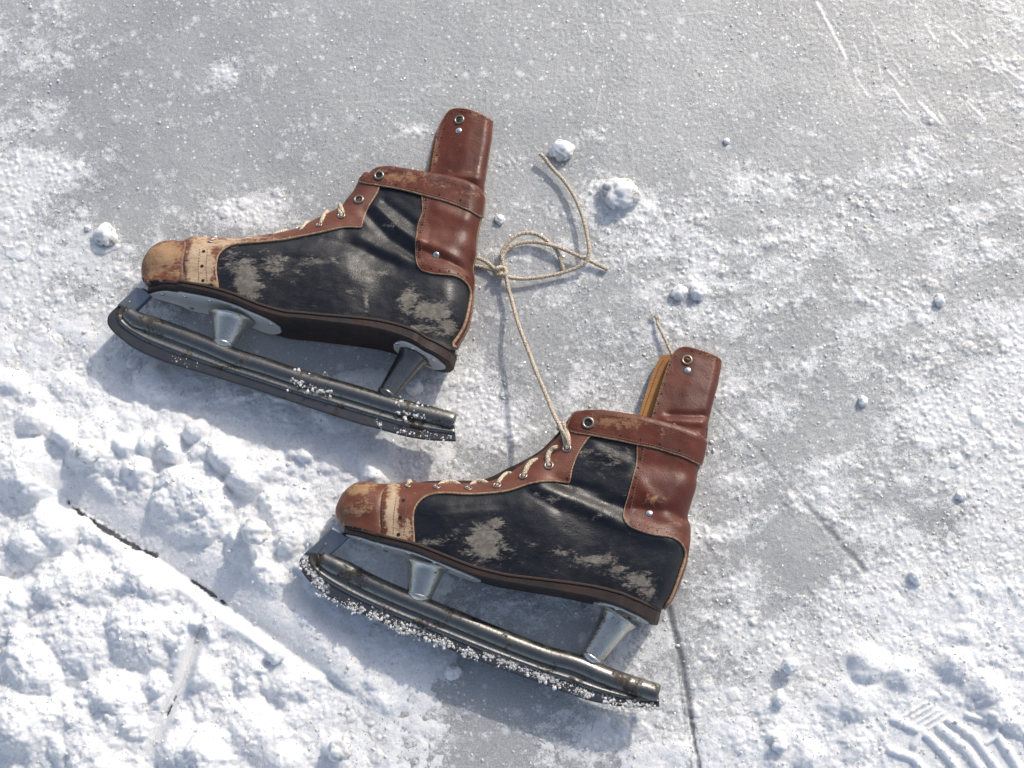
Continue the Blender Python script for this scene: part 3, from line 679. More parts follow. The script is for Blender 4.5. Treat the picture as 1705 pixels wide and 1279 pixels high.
    def hfl(X_):
        X_ = np.atleast_2d(X_); d = seg_dist(X_, REs)[0]; side = np.interp(X_[:, 1], REs[::1][np.argsort(REs[:, 1]), 1], REs[np.argsort(REs[:, 1]), 0]) - X_[:, 0]
        t = np.clip(np.where(side > 0, d, 0) / 13, 0, 1); g = np.clip((X_[:, 1] - botv) / (tipv - botv), 0, 1)
        H_ = 27 - 11 * g ** .8
        o_ = H_ * np.sqrt(np.clip(1 - (1 - t) ** 2, 0, 1)) - 3 * np.clip((side - 45) / 40, 0, 1)
        for P_, wd, am in FF2: o_ = o_ + am * np.exp(-(seg_dist(X_, P_)[0] / wd) ** 2) * np.clip(t * 1.4, 0, 1)
        return o_ - fl.get('curl', 3) * np.clip((side - 40) / 45, 0, 1) - fl['droop'] * g + .6 * fbm(X_[:, 0], X_[:, 1], 30, 2, D['seed'] + 9)
    panel('ankle_flap', fl['outer'], M['brown'], 1.5, fl['perf'], fl['stitch'], fl['wear'], None, hfl, False, fl['holes'], 3.4, 1.5, innermat=M['tan'])
    def hneg(X_): X_ = np.atleast_2d(X_); g = np.clip((X_[:, 1] - botv) / (tipv - botv), 0, 1); return -np.clip(hfl(X_) + fl['droop'] * g, 0, 16) * fl.get('nk', .8) - fl['droop'] * g * .8
    panel('flap_lining', fl['inner'], M['tan'], 1.5, [], fl.get('istitch', []), [], None, hneg, False, (), 3.0, 1.5, 'stitch_dark')
    if 'lining' in D:
        def hl2(X_): return h(X_) * 0 - 12.0
        panel('collar_lining', D['lining'], M['tan'], 1.5, [], [], [], None, hl2, False, (), 3.5)
    def hton(X_): return np.full(len(np.atleast_2d(X_)), D.get('tongue_z', 6.0)) + 2.5 * fbm(np.atleast_2d(X_)[:, 0], np.atleast_2d(X_)[:, 1], 30, 2, 4)
    panel('tongue', D['tongue'], M['tonguem'], 1.5, [], [], [], None, hton, False, (), 5, .5)
    # ---- sole
    st = resample(SEAMs[::-1], 7.0); nS = len(st); ws = h(st + [0, 3.0]); 
    dtoe = np.linalg.norm(st - st[0], axis=1); dheel = np.linalg.norm(st - st[-1], axis=1); s01 = dtoe / dtoe.max()
    wS = ws + 3.0; wS = np.maximum(wS, 5 + np.minimum(dtoe, dheel) * .9); wS = np.minimum(wS, 64)
    wS = np.where(s01 < .12, np.minimum(wS, 6 + 46 * np.sqrt(np.clip(s01 / .12, 0, 1))), wS); wS = np.where(s01 > .93, np.minimum(wS, 10 + 40 * np.sqrt(np.clip((1 - s01) / .07, 0, 1))), wS)
    thk = np.interp(s01, [0, .3, .55, .75, 1], D['thick'])
    def slab(o1, o2, grow, nm, mt, s_lo=0, s_hi=1, wmul=1.0, rs=0, lift=None):
        idx = [i for i in range(nS) if s_lo <= s01[i] <= s_hi]; mb = MB(); Vs = []; m_ = len(idx)
        for j, i in enumerate(idx):
            wv_ = (wS[i] + grow) * wmul
            if rs: e = min(j, m_ - 1 - j) / max(1, rs); wv_ *= math.sqrt(min(1, max(.06, 1 - (1 - min(1, e)) ** 2)))
            u_, v_ = st[i]; t1_ = v_ - o1(i); t2_ = v_ - o2(i); bv_ = min(1.2, abs(t1_ - t2_) * .25)
            ln = max(-44, -wv_)
            for (vv3, ww3) in ((t1_, wv_ - bv_), (t1_ - bv_, wv_), (t2_ + bv_, wv_), (t2_, wv_ - bv_), (t2_, 0), (t2_, ln + bv_), (t2_ + bv_, ln), (t1_ - bv_, ln), (t1_, ln + bv_)): Vs.append((u_, vv3, ww3))
        kk = 9; Vs = np.array(Vs); F_ = [(i * kk + j, (i + 1) * kk + j, (i + 1) * kk + (j + 1) % kk, i * kk + (j + 1) % kk) for i in range(m_ - 1) for j in range(kk)]
        F_ += [tuple(range(kk)), tuple((m_ - 1) * kk + j for j in range(kk))[::-1]]
        Wd = world(Vs[:, :2], Vs[:, 2]); Wd[:, 2] = np.maximum(Wd[:, 2], .3)
        mb.add(Wd, F_); return mb.build(nm, mt, root, smooth=False, attrs={'wear': np.zeros(len(Wd))})
    slab(lambda i: -1.0, lambda i: 3.2, 1.5, 'welt', M['stitch_dark'])
    slab(lambda i: 3.4, lambda i: 3.4 + thk[i], 0, 'sole', M['sole'])
    slab(lambda i: 3.8 + thk[i], lambda i: 6.4 + thk[i], 0, 'sole_plate', M['plate'], 0.0, .45, .66, 6)
    slab(lambda i: 3.8 + thk[i], lambda i: 6.4 + thk[i], 0, 'heel_plate', M['plate'], .79, .985, .72, 4)
    # plate rivets, on the underside
    def under(s_, wfrac):
        i = int(np.abs(s01 - s_).argmin()); return np.array([st[i][0], st[i][1] - 6.4 - thk[i] - .3, wS[i] * wfrac])
    for s_, wf in [(.06, .36), (.13, .45), (.22, .48), (.42, .3), (.30, .5), (.13, -.4), (.30, -.45), (.81, .4), (.83, -.2), (.87, .5), (.93, .4), (.92, -.35)]:
        q = under(s_, wf); mb = MB(); c_ = world(q[None, :2], q[2:3])[0]
        vv, ff = tube_between(c_ + Vv * .6, c_ - Vv * 2.2, 4, 3, 12, 4, [4.4, 4.2, 3.4, 1.2]); mb.add(vv, ff); mb.build('rivet', M['rivet'] if wf > 0 else M['ring'], root)
    # ---- runner in the mid plane
    wp = lambda x, y, w_=0.0: world(uv(np.array([x]), np.array([y]), w_), [w_])[0]
    tb = arr(D['tube']); tbw = np.array([wp(x, y) for x, y in tb]); tbs = resample(catmull(tbw, 8), 5)
    rt = D['tube_r']; sc_ = np.full(len(tbs), rt); 
    n_e = 5
    for i in range(n_e): sc_[i] = rt * (.8 + .2 * i / n_e)
    sc_[-1] *= .9; sc_[-2] *= .98
    vv, ff = sweep(tbs, circ(1, 20), up=W, scales=sc_); mb = MB().add(vv, ff); mb.build('tube', M['steel'], root)
    # blade: from below the tube to the edge, thick flange, ridge and thin edge
    inn = arr(D['blade_in']); outp = arr(D['blade_out'])
    A_ = resample(catmull(np.array([wp(x, y) for x, y in inn]), 8), 4); B_ = resample(catmull(np.array([wp(x, y) for x, y in outp]), 8), 4)
    nb_ = 150; A_ = resample(A_, np.linalg.norm(np.diff(A_, axis=0), axis=1).sum() / nb_)[:nb_ + 1]; B_ = resample(B_, np.linalg.norm(np.diff(B_, axis=0), axis=1).sum() / nb_)[:nb_ + 1]
    m_ = min(len(A_), len(B_)); prof = [(0, 9), (.10, 7.5), (.22, 5.2), (.34, 4.6), (.40, 6.4), (.48, 6.6), (.54, 3.6), (.62, 3.0), (.95, 2.6), (1.0, 1.6)]
    cut = int(m_ * D['split']) if D.get('split') else m_
    def blade_piece(i0, i1, nm, mt, pr, f0, f1):
        Vs = []; kk = len(pr)
        for i in range(i0, i1):
            for t, ww in pr: Vs.append(A_[i] * (1 - t) + B_[i] * t + W * ww)
            for t, ww in pr[::-1]: Vs.append(A_[i] * (1 - t) + B_[i] * t - W * ww)
        k2 = 2 * kk; n_ = i1 - i0; F_ = [(i * k2 + j, i * k2 + (j + 1) % k2, (i + 1) * k2 + (j + 1) % k2, (i + 1) * k2 + j) for i in range(n_ - 1) for j in range(k2)]
        F_ += [tuple(range(k2))[::-1], tuple((n_ - 1) * k2 + j for j in range(k2))]
        return MB().add(Vs, F_).build(nm, mt, root, smooth=(nm != 'blade'))
    blade_piece(0, m_, 'blade_holder', M['steel'], prof[:7] + [(.56, 3.2)], 0, 1)
    blade_piece(0, m_, 'blade', M[D.get('blade_mat', 'blade')], [(.5, 2.4), (.94, 2.4), (.985, 1.9), (1.0, 1.2)], 0, 1)
    # front arm: a flat bar from toe plate to the nose
    ar = D['arm']; q0 = [wp(x, y) for x, y in ar]      # outer top, outer bottom, inner bottom, inner top
    th_ = 5.5; Vs = []
    for sgn in (1, -1):
        for c_ in q0: Vs.append(c_ + W * th_ * sgn)
    ctr = sum(q0) / 4
    for sgn in (1, -1):
        for c_ in q0: Vs.append(ctr + (c_ - ctr) * .86 + W * (th_ + 1.6) * sgn)
    F_ = [(0, 1, 5, 4), (1, 2, 6, 5), (2, 3, 7, 6), (3, 0, 4, 7)]
    for i in range(4): j = (i + 1) % 4; F_ += [(i, 8 + i, 8 + j, j), (4 + i, 4 + j, 12 + j, 12 + i)]
    F_ += [(8, 11, 10, 9), (12, 13, 14, 15)]
    MB().add(Vs, F_).build('front_arm', M['blade'] if D.get('dark_arm') else M['arm'], root, smooth=False)
    # posts
    for (t0, t1, ra, rb, mk) in D['posts']:
        a_ = wp(*t0); b_ = wp(*t1); L = np.linspace(0, 1, 14)
        rr = [ra * 1.12 if t == 0 else ra + (rb - ra) * t ** .8 for t in L]; rr[1] = ra * 1.02
        vv, ff = tube_between(a_, b_, 1, 1, 32, 14, rr); mb = MB().add(vv, ff)
        ax_ = unit(b_ - a_); vv, ff = tube_between(b_ - ax_ * 7, b_ + ax_ * 10, 1, 1, 32, 9, [rb * .96, rb * 1.08, rb * 1.10, rb * 1.08, rb * 1.0, rb * .9, rb * .75, rb * .5, rb * .1]); mb.add(vv, ff)
        mb.build('post', M['bright'] if mk else M['steel'], root)
    # ---- eyelets and rivets on leather
    def ringm(x, y, r, name='eyelet', fn=h, lift=3.2, disc=True):
        q = on_surf(np.array([x]), np.array([y]), fn); n_ = grad(fn, q)[0]; z_ = fn(q)[0]; c3 = np.array([*q[0], z_]) + n_ * (lift + .4)
        N3 = n_[0] * U + n_[1] * Vv + n_[2] * W; C3 = world(c3[None, :2], c3[2:3])[0]; e1 = unit(np.cross(N3, [0, 1, .2])); e2 = np.cross(N3, e1)
        path = [C3 + (e1 * math.cos(t) + e2 * math.sin(t)) * r for t in np.linspace(0, 2 * math.pi, 25)]
        vv, ff = sweep(path, circ(r * .30, 8), up=N3, cap=False); mb = MB().add(vv, ff)
        if disc: mb.add([C3 + (e1 * math.cos(t) + e2 * math.sin(t)) * r - N3 * .3 for t in np.arange(20) * math.pi / 10], [tuple(range(20))], 1)
        mb.build(name, [M['ring'], M['hole']], root); return C3, N3
    eye = {}
    for (x, y, r, *lf) in D['eyelets']: eye[(x, y)] = ringm(x, y, r, lift=lf[0] if lf else 3.2)
    ringm(*fl['eyelet'], fn=hfl, lift=1.5, disc=False)
    def dome(x, y, r, fn, lift):
        q = on_surf(np.array([x]), np.array([y]), fn); n_ = grad(fn, q)[0]; z_ = fn(q)[0]; c3 = np.array([*q[0], z_]) + n_ * lift
        N3 = n_[0] * U + n_[1] * Vv + n_[2] * W; C3 = world(c3[None, :2], c3[2:3])[0]
        rr = [r, r * .97, r * .85, r * .6, r * .3, .01]; hh = [-.5, .5, 1.3, 2.1, 2.5, 2.6]
        vv, ff = sweep([C3 + N3 * a_ for a_ in hh], circ(1, 16), scales=rr); MB().add(vv, ff).build('stud', M['rivet'], root)
    for (x, y, r) in D['studs']: dome(x, y, r, h, 3.4)
    dome(*fl['stud'], hfl, 1.6)
    # ---- laces in the eyelets: x, y, height above the leather
    for pts in D['laces']:
        P_ = []
        for (x, y, z_) in pts:
            q = on_surf(np.array([float(x)]), np.array([float(y)])); hh = h(q)[0]; q = uv(np.array([float(x)]), np.array([float(y)]), hh + z_); P_.append(world(q, [hh + z_])[0])
        vv, ff = sweep(resample(catmull(P_, 8), 2), circ(D.get('lace_r', 3.6), 10)); MB().add(vv, ff).build('lace', M['cord'], root)
    # ---- snow stuck to the steel
    for (x0, y0, x1, y1, nC, r_, sp_) in D['snow']:
        mb = MB(); rr_ = random.Random(int(x0))
        for i in range(int(nC * 4)):
            t = rr_.random(); t = t + .02 * math.sin(t * 50) + .03 * math.sin(t * 17); x = x0 + (x1 - x0) * t + rr_.gauss(0, sp_); y = y0 + (y1 - y0) * t + rr_.gauss(0, sp_)
            wz = rr_.uniform(3, 6) if y0 > 0 else 0; c_ = wp(x, y, 2.6 if sp_ < 5 else 12.5)
            vv, ff = lump_geo(c_, r_ * (.18 + .62 * rr_.random() ** 2.2), i * 1.7 + x0, .7, 1, .9); mb.add(vv, ff)
        mb.build('stuck_snow', M['snow'], root)
    k.wp = wp; k.eye = eye; k.on = lambda x, y, z_: world(uv(np.array([float(x)]), np.array([float(y)]), z_), [z_])[0]
    return k
M['tonguem'] = M['sole']
M['arm'] = make_steel('blue_grey_flat_bar', (.20, .225, .26), (.07, .065, .06), .28, .42, .62)

S1 = dict(label='upper skate, its black leather badly scuffed with a pale toe band', axis=((240,466),(758,586)), roll=6.0, z0=44.0, seed=3,
 silhouette=[(239,466),(238,450),(243,432),(255,416),(272,407),(291,405),(308,406),(329,400),(371,403),(401,403),(445,398),(477,392),(502,384),(521,374),(542,363),(569,350),(579,337),(591,322),(600,305),(612,292)],
 collar=[(612,292),(630,283),(650,283),(711,294),(749,300),(774,307),(796,317),(805,326)],
 back=[(805,326),(803,345),(800,364),(795,386),(792,409),(791,430),(786,450),(789,470),(787,489),(784,522),(778,548),(768,567),(760,581)],
 seam=[(760,581),(740,575),(712,565),(670,549),(619,538),(543,531),(500,527),(477,525),(434,513),(392,496),(350,484),(308,476),(274,468),(239,466)],
 H=[(262,445,40),(330,440,47),(420,460,56),(550,470,54),(720,500,50),(690,400,36),(640,380,33),(700,320,31),(630,300,26),(780,330,30),(780,420,40)],
 creases=[([(625,340),(660,375),(700,405)],7,4.5),([(608,350),(650,395),(690,425)],8,-4),([(640,330),(690,370)],6,-3),([(600,395),(650,420),(700,440),(770,460)],12,4),([(540,400),(600,412),(660,440)],9,-2.5),([(700,400),(750,425),(785,440)],9,3.5),
   ([(705,415),(760,440),(790,455)],7,-3.5),([(310,404),(306,440),(309,480)],4,-2.2),([(470,430),(540,440),(560,432)],4,-1.2),([(720,380),(790,385)],14,-2.5),([(730,345),(795,370)],10,2)],
 wear_black=[(412,468,24,36,1.25),(390,440,30,26,.8),(455,440,28,22,.75),(530,435,45,9,.7),(620,455,38,6,.85),(600,482,25,14,.5),(680,498,15,24,1.1),(718,518,36,20,1.15),(745,545,22,18,.9),(700,545,35,9,.8),(610,500,5,24,.7),(660,375,25,10,.4),(500,460,30,18,.35)],
 panels=[
  ('toe_cap',[(230,484),(232,448),(240,428),(253,412),(272,402),(291,400),(309,402),(309,407),(306,430),(305,455),(310,492),(290,486),(262,480)],'toe',2.2,[],[],[(275,425,34,26,1.35),(262,450,24,18,.95),(290,455,20,12,.8)],None),
  ('heel_counter',[(704,315),(703,350),(697,371),(693,392),(692,424),(694,440),(702,451),(723,457),(754,460),(771,468),(780,481),(781,499),(773,535),(763,556),(752,573),(762,584),(776,572),(792,530),(797,470),(792,452),(796,430),(800,390),(812,350),(812,322),(770,306),(735,306)],'brown',3.0,
    [([(709,334),(708,350),(703,375),(698,395),(698,430)],14,1.7),([(704,444),(725,451),(755,454),(775,463)],14,1.8),([(784,482),(786,500),(779,535),(768,560)],14,1.3)],
    [([(712,334),(711,350),(706,375),(702,395),(701,425),(706,440),(727,447),(756,450),(775,457)],1),([(707,334),(706,352),(700,373),(696,393),(695,425),(697,438),(706,449)],1)],
    [(720,435,50,10,.45),(775,500,10,60,.4),(740,300,30,10,.3)],None),
  ('eyestay',[(308,404),(318,396),(330,394),(371,397),(401,397),(445,391),(477,385),(500,377),(519,366),(540,355),(565,344),(573,332),(586,318),(595,302),(605,296),(633,300),(631,316),(627,325),(612,350),(604,372),(601,380),(574,380),(542,387),(519,392),(489,398),(466,402),(434,405),(400,408),(384,411),(371,419),(364,429),(361,450),(363,486),(335,487),(310,484),(305,455),(306,430)],'band',3.4,
    [([(340,421),(337,444),(339,469)],24,3.0)],[([(333,418),(331,444),(332,472)],1),([(346,418),(344,444),(346,474)],1),([(312,412),(310,440),(313,474)],1),([(620,322),(606,350),(598,372)],1),([(395,404),(440,401),(490,393),(540,383),(590,374)],1)],
    [(335,440,26,52,1.45),(385,405,45,8,1.1),(440,400,40,8,.7),(350,410,25,10,1.1)],'pale scuffed lace facing and toe band'),
  ('ankle_strap',[(601,305),(612,290),(626,280),(644,279),(711,289),(749,296),(774,303),(796,313),(811,325),(808,358),(801,364),(774,350),(743,338),(703,327),(669,318),(635,312)],'brown',5.6,
    [([(660,311),(693,318)],33,2.2),([(731,327),(767,336)],36,2.0)],[([(640,288),(711,299),(749,305),(780,315),(798,323)],1),([(612,303),(640,309),(669,314),(703,322),(743,333),(774,345),(796,356)],1)],
    [(665,297,60,14,.9),(630,300,20,14,.6),(740,310,40,10,.4),(780,325,25,10,.5)],None)],
 flap=dict(droop=2,curl=9,right=[(820,200),(817,236),(812,270),(806,308),(802,350),(799,372)],outer=[(716,292),(722,253),(730,213),(741,192),(751,182),(764,180),(781,182),(802,190),(817,199),(821,207),(817,236),(812,270),(806,308),(802,345),(760,350),(712,335)],
   inner=[(712,292),(718,253),(727,213),(739,190),(752,183),(790,188),(812,200),(812,240),(800,310),(760,350),(712,335)],
   creases=[([(740,300),(775,296),(806,300)],7,4),([(745,308),(775,310),(800,318)],6,-4)],
   perf=[([(752,189),(743,200),(739,214),(731,245),(724,271),(720,288)],15.5,1.7),([(769,186),(783,188),(797,193),(810,199)],14,1.6)],stitch=[([(747,194),(737,214),(728,245),(721,275)],1),([(765,191),(800,201),(815,209)],1),([(762,184),(785,187),(814,200)],1)],
   wear=[(790,190,30,6,.8),(725,250,5,40,.7),(790,285,30,8,.5),(760,250,20,50,.2)],holes=[(765,200,6.2)],eyelet=(765,200,7.4),stud=(764,218,6)),
 tongue=[(345,402),(400,398),(450,392),(500,380),(540,360),(570,347),(560,372),(500,392),(420,404)],tongue_z=4,
 thick=[6,7,8,12,17], tube=[(212,522),(228,534),(255,543),(300,559),(346,577),(394,597),(440,611),(500,631),(588,656),(660,678),(720,693),(757,703)], tube_r=15.5,
 blade_in=[(219,503),(212,522),(226,538),(255,552),(300,567),(346,585),(394,604),(440,619),(500,639),(588,663),(660,685),(720,700),(757,709)],
 blade_out=[(200,507),(182,524),(179,536),(184,548),(199,562),(223,580),(266,600),(308,613),(371,632),(440,654),(503,675),(588,703),(630,714),(672,726),(714,733),(759,735)],
 arm=[(231,478),(197,510),(222,524),(256,490)], posts=[((386,530),(372,576),35,17,1),((690,590),(643,658),25,15.5,0)],
 eyelets=[(632,295,7,6.0),(598,334,7),(569,361,5.5),(532,377,4.6),(453,392,4),(351,405,4)], studs=[(727,425,6)],
 laces=[[(569,362,0),(566,352,6),(565,345,-4)],[(532,377,0),(538,362,7),(545,352,3),(548,362,-6)],[(500,386,-2),(505,378,5),(512,370,-2)],[(455,393,-2),(462,388,3),(478,384,-4)],[(400,401,-2),(415,398,2),(425,400,-4)],[(351,405,0),(355,399,3),(356,402,-5)],[(573,360,-2),(569,349,8),(566,341,4)]], lace_r=3.4,
 snow=[(488,632,548,652,26,4.5,7),(540,622,532,645,6,3.5,2),(655,672,705,690,34,5,7),(700,690,745,700,10,3.2,4),(660,716,755,730,14,3.0,4),(625,700,635,712,6,3,3),(285,595,330,612,6,2.0,3)])
M['frosty'] = make_steel('frosted_blade_steel', (.055, .058, .07), (.50, .51, .53), .38, .55, .54, .5)
S2 = dict(blade_mat='frosty', label='lower skate with tan lining showing beside its flap and snow along the blade', axis=((571,872),(1104,1015)), roll=2.0, z0=46.0, seed=21,
 silhouette=[(570,873),(562,860),(561,848),(565,836),(573,822),(584,812),(598,805),(617,805),(634,808),(653,808),(691,807),(733,808),(776,809),(805,808),(835,798),(862,783),(885,767),(903,757),(917,745),(935,725),(944,707),(953,695),(963,688)],
 collar=[(963,688),(975,686),(1007,688),(1064,697),(1123,712),(1154,723),(1173,733)],
 back=[(1173,733),(1169,755),(1164,773),(1158,790),(1156,812),(1149,835),(1142,862),(1147,879),(1146,907),(1140,940),(1129,974),(1117,1000),(1105,1014)],
 seam=[(1105,1014),(1085,1008),(1043,992),(990,978),(937,970),(880,963),(842,958),(800,948),(776,940),(733,923),(691,907),(636,893),(600,881),(570,873)],
 H=[(590,855,40),(655,850,47),(750,870,56),(880,880,54),(1070,930,50),(1040,830,37),(990,780,33),(1060,730,31),(970,700,26),(1140,740,30),(1120,840,40)],
 creases=[([(900,810),(960,835),(1030,870),(1080,890),(1135,905)],13,6),([(930,800),(985,820),(1040,845)],10,-4.5),([(960,815),(1020,830)],5,2),([(1060,845),(1110,850),(1145,868)],9,-4),([(1070,810),(1105,850),(1140,880)],12,3),
   ([(637,815),(633,850),(636,895)],4,-2.2),([(733,852),(780,846),(840,842)],3,-1.3),([(770,872),(820,858)],3,-1.2),([(1070,770),(1155,790)],16,-3),([(990,745),(1045,770)],10,2.5),([(880,820),(930,850)],5,-1.5)],
 wear_black=[(808,905,32,34,1.25),(826,870,13,13,1.1),(720,903,28,10,.75),(885,908,14,6,.7),(935,920,28,7,.65),(990,932,42,12,.72),(1025,950,30,10,.7),(1062,966,34,18,.95),(1078,990,20,13,.75),(860,925,40,25,.3),(1010,760,45,25,.5),(925,828,45,12,.5),(760,890,30,20,.45),(1000,860,50,6,.5)],
 panels=[
  ('toe_cap',[(560,888),(553,860),(556,845),(561,832),(570,817),(583,806),(598,799),(617,799),(634,803),(648,806),(645,812),(636,823),(633,850),(633,875),(639,908),(604,896)],'toe',2.2,[],[],[(595,816,32,13,1.25),(600,845,26,20,.85),(620,808,20,6,.8)],None),
  ('heel_counter',[(1063,725),(1059,767),(1053,796),(1045,826),(1037,855),(1040,869),(1053,880),(1085,891),(1117,896),(1134,907),(1139,926),(1131,953),(1117,991),(1105,1012),(1112,1016),(1135,980),(1150,935),(1156,880),(1150,862),(1158,835),(1166,800),(1176,770),(1180,732),(1130,712),(1090,712)],'brown',3.0,
    [([(1069,748),(1065,767),(1060,790),(1053,818),(1049,845)],16,2.0),([(1050,871),(1085,884),(1118,889),(1137,899)],16,1.2),([(1143,915),(1143,935),(1130,975)],14,1.2)],
    [([(1072,748),(1069,767),(1063,796),(1055,826),(1048,855),(1052,868),(1085,880),(1118,884),(1140,896)],1),([(1142,912),(1145,935),(1135,965),(1119,1000)],1)],
    [(1085,830,25,12,.55),(1120,875,35,9,.5),(1140,930,8,50,.4)],None),
  ('eyestay',[(645,811),(653,802),(691,801),(733,802),(776,803),(805,802),(832,791),(860,777),(882,761),(900,751),(913,740),(930,722),(938,705),(948,693),(980,695),(984,725),(979,732),(964,754),(953,782),(950,800),(944,805),(916,803),(884,807),(842,820),(786,825),(744,823),(719,825),(704,832),(693,845),(689,864),(689,914),(660,909),(638,903),(633,875),(633,850),(636,824)],'band',3.4,
    [([(672,835),(667,861),(664,891)],28,3.2),([(944,796),(945,797)],3,1.6)],[([(660,832),(656,860),(655,893)],1),([(679,828),(675,860),(673,895)],1),([(640,822),(638,850),(640,893)],1),([(705,828),(740,819),(800,820),(842,815),(884,802),(940,800)],1),([(948,790),(958,755),(972,732)],1)],
    [(654,850,12,55,1.5),(670,890,22,20,1.1),(660,825,10,10,.6),(668,860,9,20,.25)],'brown lace facing with pale toe band'),
  ('ankle_strap',[(949,719),(952,700),(963,685),(975,682),(1007,684),(1064,692),(1123,708),(1154,719),(1182,731),(1174,770),(1164,774),(1133,761),(1091,748),(1062,742),(1028,735),(986,727)],'brown',5.6,
    [([(1033,727),(1066,733)],33,1.8),([(1098,741),(1130,751)],33,2.0)],[([(968,697),(1007,692),(1064,700),(1123,716),(1165,733)],1),([(955,713),(986,722),(1028,730),(1062,737),(1091,743),(1133,756),(1160,767)],1)],
    [(1020,705,70,12,.65),(1110,725,50,8,.3)],None)],
 flap=dict(droop=20,curl=1,right=[(1202,598),(1197,632),(1188,666),(1180,699),(1172,735),(1166,765)],outer=[(1084,700),(1100,644),(1116,598),(1125,583),(1138,577),(1154,579),(1180,587),(1198,596),(1202,604),(1197,632),(1188,666),(1180,699),(1172,740),(1120,745),(1078,730)],
   inner=[(1062,696),(1076,651),(1091,610),(1100,595),(1110,590),(1150,595),(1190,610),(1180,670),(1165,740),(1110,745),(1055,725)],
   creases=[([(1110,700),(1150,702),(1178,705)],7,4),([(1115,690),(1150,692),(1182,690)],6,-4)],nk=.35,istitch=[([(1070,690),(1084,648),(1097,612),(1107,597)],1)],
   perf=[([(1125,594),(1116,608),(1107,636),(1097,669),(1090,688)],16,2.0),([(1152,585),(1166,589),(1180,594),(1193,600)],14,1.6)],stitch=[([(1132,585),(1119,604),(1103,644),(1090,685)],1),([(1138,588),(1180,597),(1199,606)],1)],
   wear=[(1180,592,30,4,.6),(1165,700,20,6,.6),(1190,620,12,30,.35)],holes=[(1144,600,6.2)],eyelet=(1144,600,7.4),stud=(1145,617,6)),
 lining=[(938,727),(944,705),(953,690),(964,684),(985,684),(980,700),(960,720)],
 tongue=[(700,803),(740,800),(790,800),(815,795),(845,780),(870,768),(900,750),(925,725),(935,715),(930,745),(880,790),(800,815),(710,812)],tongue_z=2,
 thick=[6,8,9,14,19], tube=[(534,929),(552,940),(585,955),(607,968),(670,996),(719,1016),(780,1041),(844,1067),(908,1091),(958,1105),(1003,1124),(1050,1141),(1096,1155)], tube_r=15.5,
 blade_in=[(545,905),(532,926),(542,942),(575,960),(607,976),(670,1004),(719,1024),(780,1049),(844,1075),(908,1099),(958,1114),(1003,1132),(1050,1148),(1096,1160)],
 blade_out=[(518,912),(501,929),(499,942),(508,960),(529,981),(554,997),(581,1012),(615,1028),(659,1047),(719,1070),(780,1094),(840,1116),(895,1136),(963,1161),(1000,1171),(1050,1178),(1098,1177)],
 arm=[(555,878),(510,922),(546,928),(582,894)], posts=[((711,940),(697,996),33,19,1),((1030,1026),(983,1098),29,17,1)],
 eyelets=[(679,812,4.6),(727,814,5.2),(780,816,5.2),(828,811,5.8),(872,795,5.8),(914,777,6.2),(944,748,6.2),(979,706,8,6.0)], studs=[(1081,856,6)],
 laces=[[(679,812,0),(682,802,4),(684,806,-6)],[(727,814,0),(738,804,5),(755,803,4),(766,809,-5)],[(780,816,0),(788,805,6),(800,801,6),(812,806,-3)],[(828,811,0),(834,798,8),(845,789,8),(856,792,-3)],[(872,795,0),(876,781,8),(884,770,9),(895,766,0)],
   [(914,777,0),(912,760,8),(919,748,9),(928,745,2)],[(944,748,0),(941,733,8),(936,716,12),(933,706,10),(930,715,-2)],[(946,747,0),(946,730,9),(941,712,13),(936,703,12)]], lace_r=4.1,
 snow=[(505,935,535,975,26,4.2,4),(520,985,600,1020,16,3.2,3),(580,1006,650,1038,26,4.2,4),(640,1035,800,1094,60,4,4.5),(800,1085,990,1160,90,4.6,4.5),(1000,1170,1090,1176,26,5,4)])
EXTRA = True
k1 = build_skate(S1); k2 = build_skate(S2)

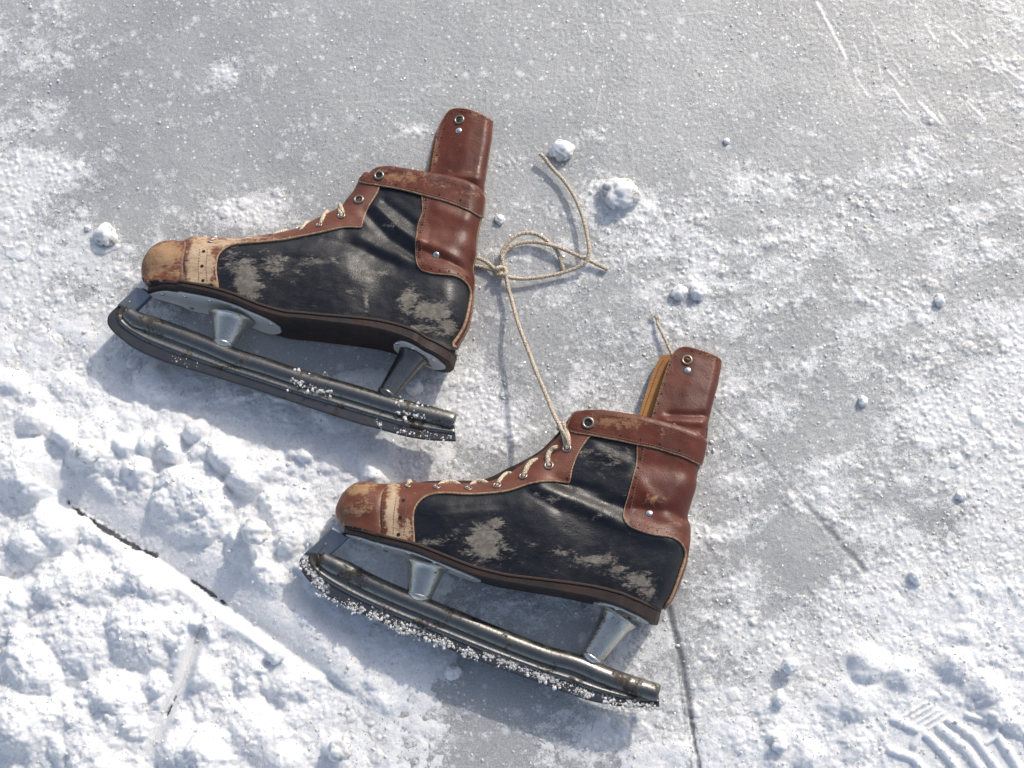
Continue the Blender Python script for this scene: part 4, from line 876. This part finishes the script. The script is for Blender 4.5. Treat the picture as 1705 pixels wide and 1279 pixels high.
# ------------------------------------------------------------------ the cord between the skates
def cord(name, pts, r, label, parent=None):
    P_ = [at(float(x), float(y), (float(z) * .6 + 1.5) if z < 31 else float(z)) for x, y, z in pts]; path = resample(catmull(P_, 10), 1.5)
    vv, ff = sweep(path, circ(1, 10), scales=[r * (1 + .07 * math.sin(i * 1.35)) for i in range(len(path))]); return vv, ff
mb = MB()
A1 = [(776,436,8),(795,430,12),(812,438,14),(826,450,16),(838,458,19),(860,464,20),(890,463,17),(930,456,15),(960,446,18),(976,436,26),(981,418,30),(976,385,28),(968,355,24),(955,325,20),(938,300,16),(920,281,16),(907,264,20),(899,256,22)]
A2 = [(776,440,6),(795,443,8),(815,448,10),(832,455,12),(838,445,16),(835,425,22),(842,408,26),(857,394,28),(876,388,28),(895,391,24),(912,402,18),(926,416,12),(933,432,8),(938,450,5)]
A3 = [(838,462,12),(835,440,16),(838,424,18),(848,412,18),(866,405,17),(890,403,17),(912,407,20),(935,414,22),(960,425,20),(985,436,12),(1012,449,6)]
A4 = [(830,456,16),(842,462,22),(846,480,24),(852,500,26),(863,540,34),(878,580,42),(893,620,54),(908,655,66),(920,685,78),(933,712,88),(941,728,84),(944,746,60)]
for a_ in (A1, A2, A3, A4):
    vv, ff = cord('cord', a_, 3.3, ''); mb.add(vv, ff)
for q, (x, y) in enumerate([(834,452),(840,460)]):          # the knot
    P_ = [at(x + 9 * math.cos(t), y + 7 * math.sin(t), 16 + 5 * math.sin(t * 2 + q)) for t in np.linspace(0, 2 * math.pi, 30)]; vv, ff = sweep(P_, circ(3.4, 10), cap=False) ; mb.add(vv, ff) if q == 0 else None
cd = mb.build('cord', M['cord'], origin=at(838, 455, 0)); tag(cd, 'beige braided cord with a knot and loops lying between the two skates', 'lace')
for (x, y, dx, dy) in [(899,256,-2,-4),(1012,449,5,2)]:
    pass
vv, ff = cord('tip', [(1120,592,20),(1113,578,18),(1106,562,16),(1099,548,13),(1094,538,10)], 2.6, ''); mb = MB().add(vv, ff)
for q in range(9):
    a_ = -1.9 + q * .09; vv, ff = cord('f', [(1095,540,10),(1091 + q * .7,530,9 + q % 3),(1087 + 11 * math.cos(a_) , 520 + (q % 4) * 2, 8 + q % 4)], .7, ''); mb.add(vv, ff)
root = k2.root
mb.build('frayed_lace_end', M['cord'], root)
for o in bpy.data.objects:
    if '_o' in o: del o['_o']
print('crumbs', cnt)
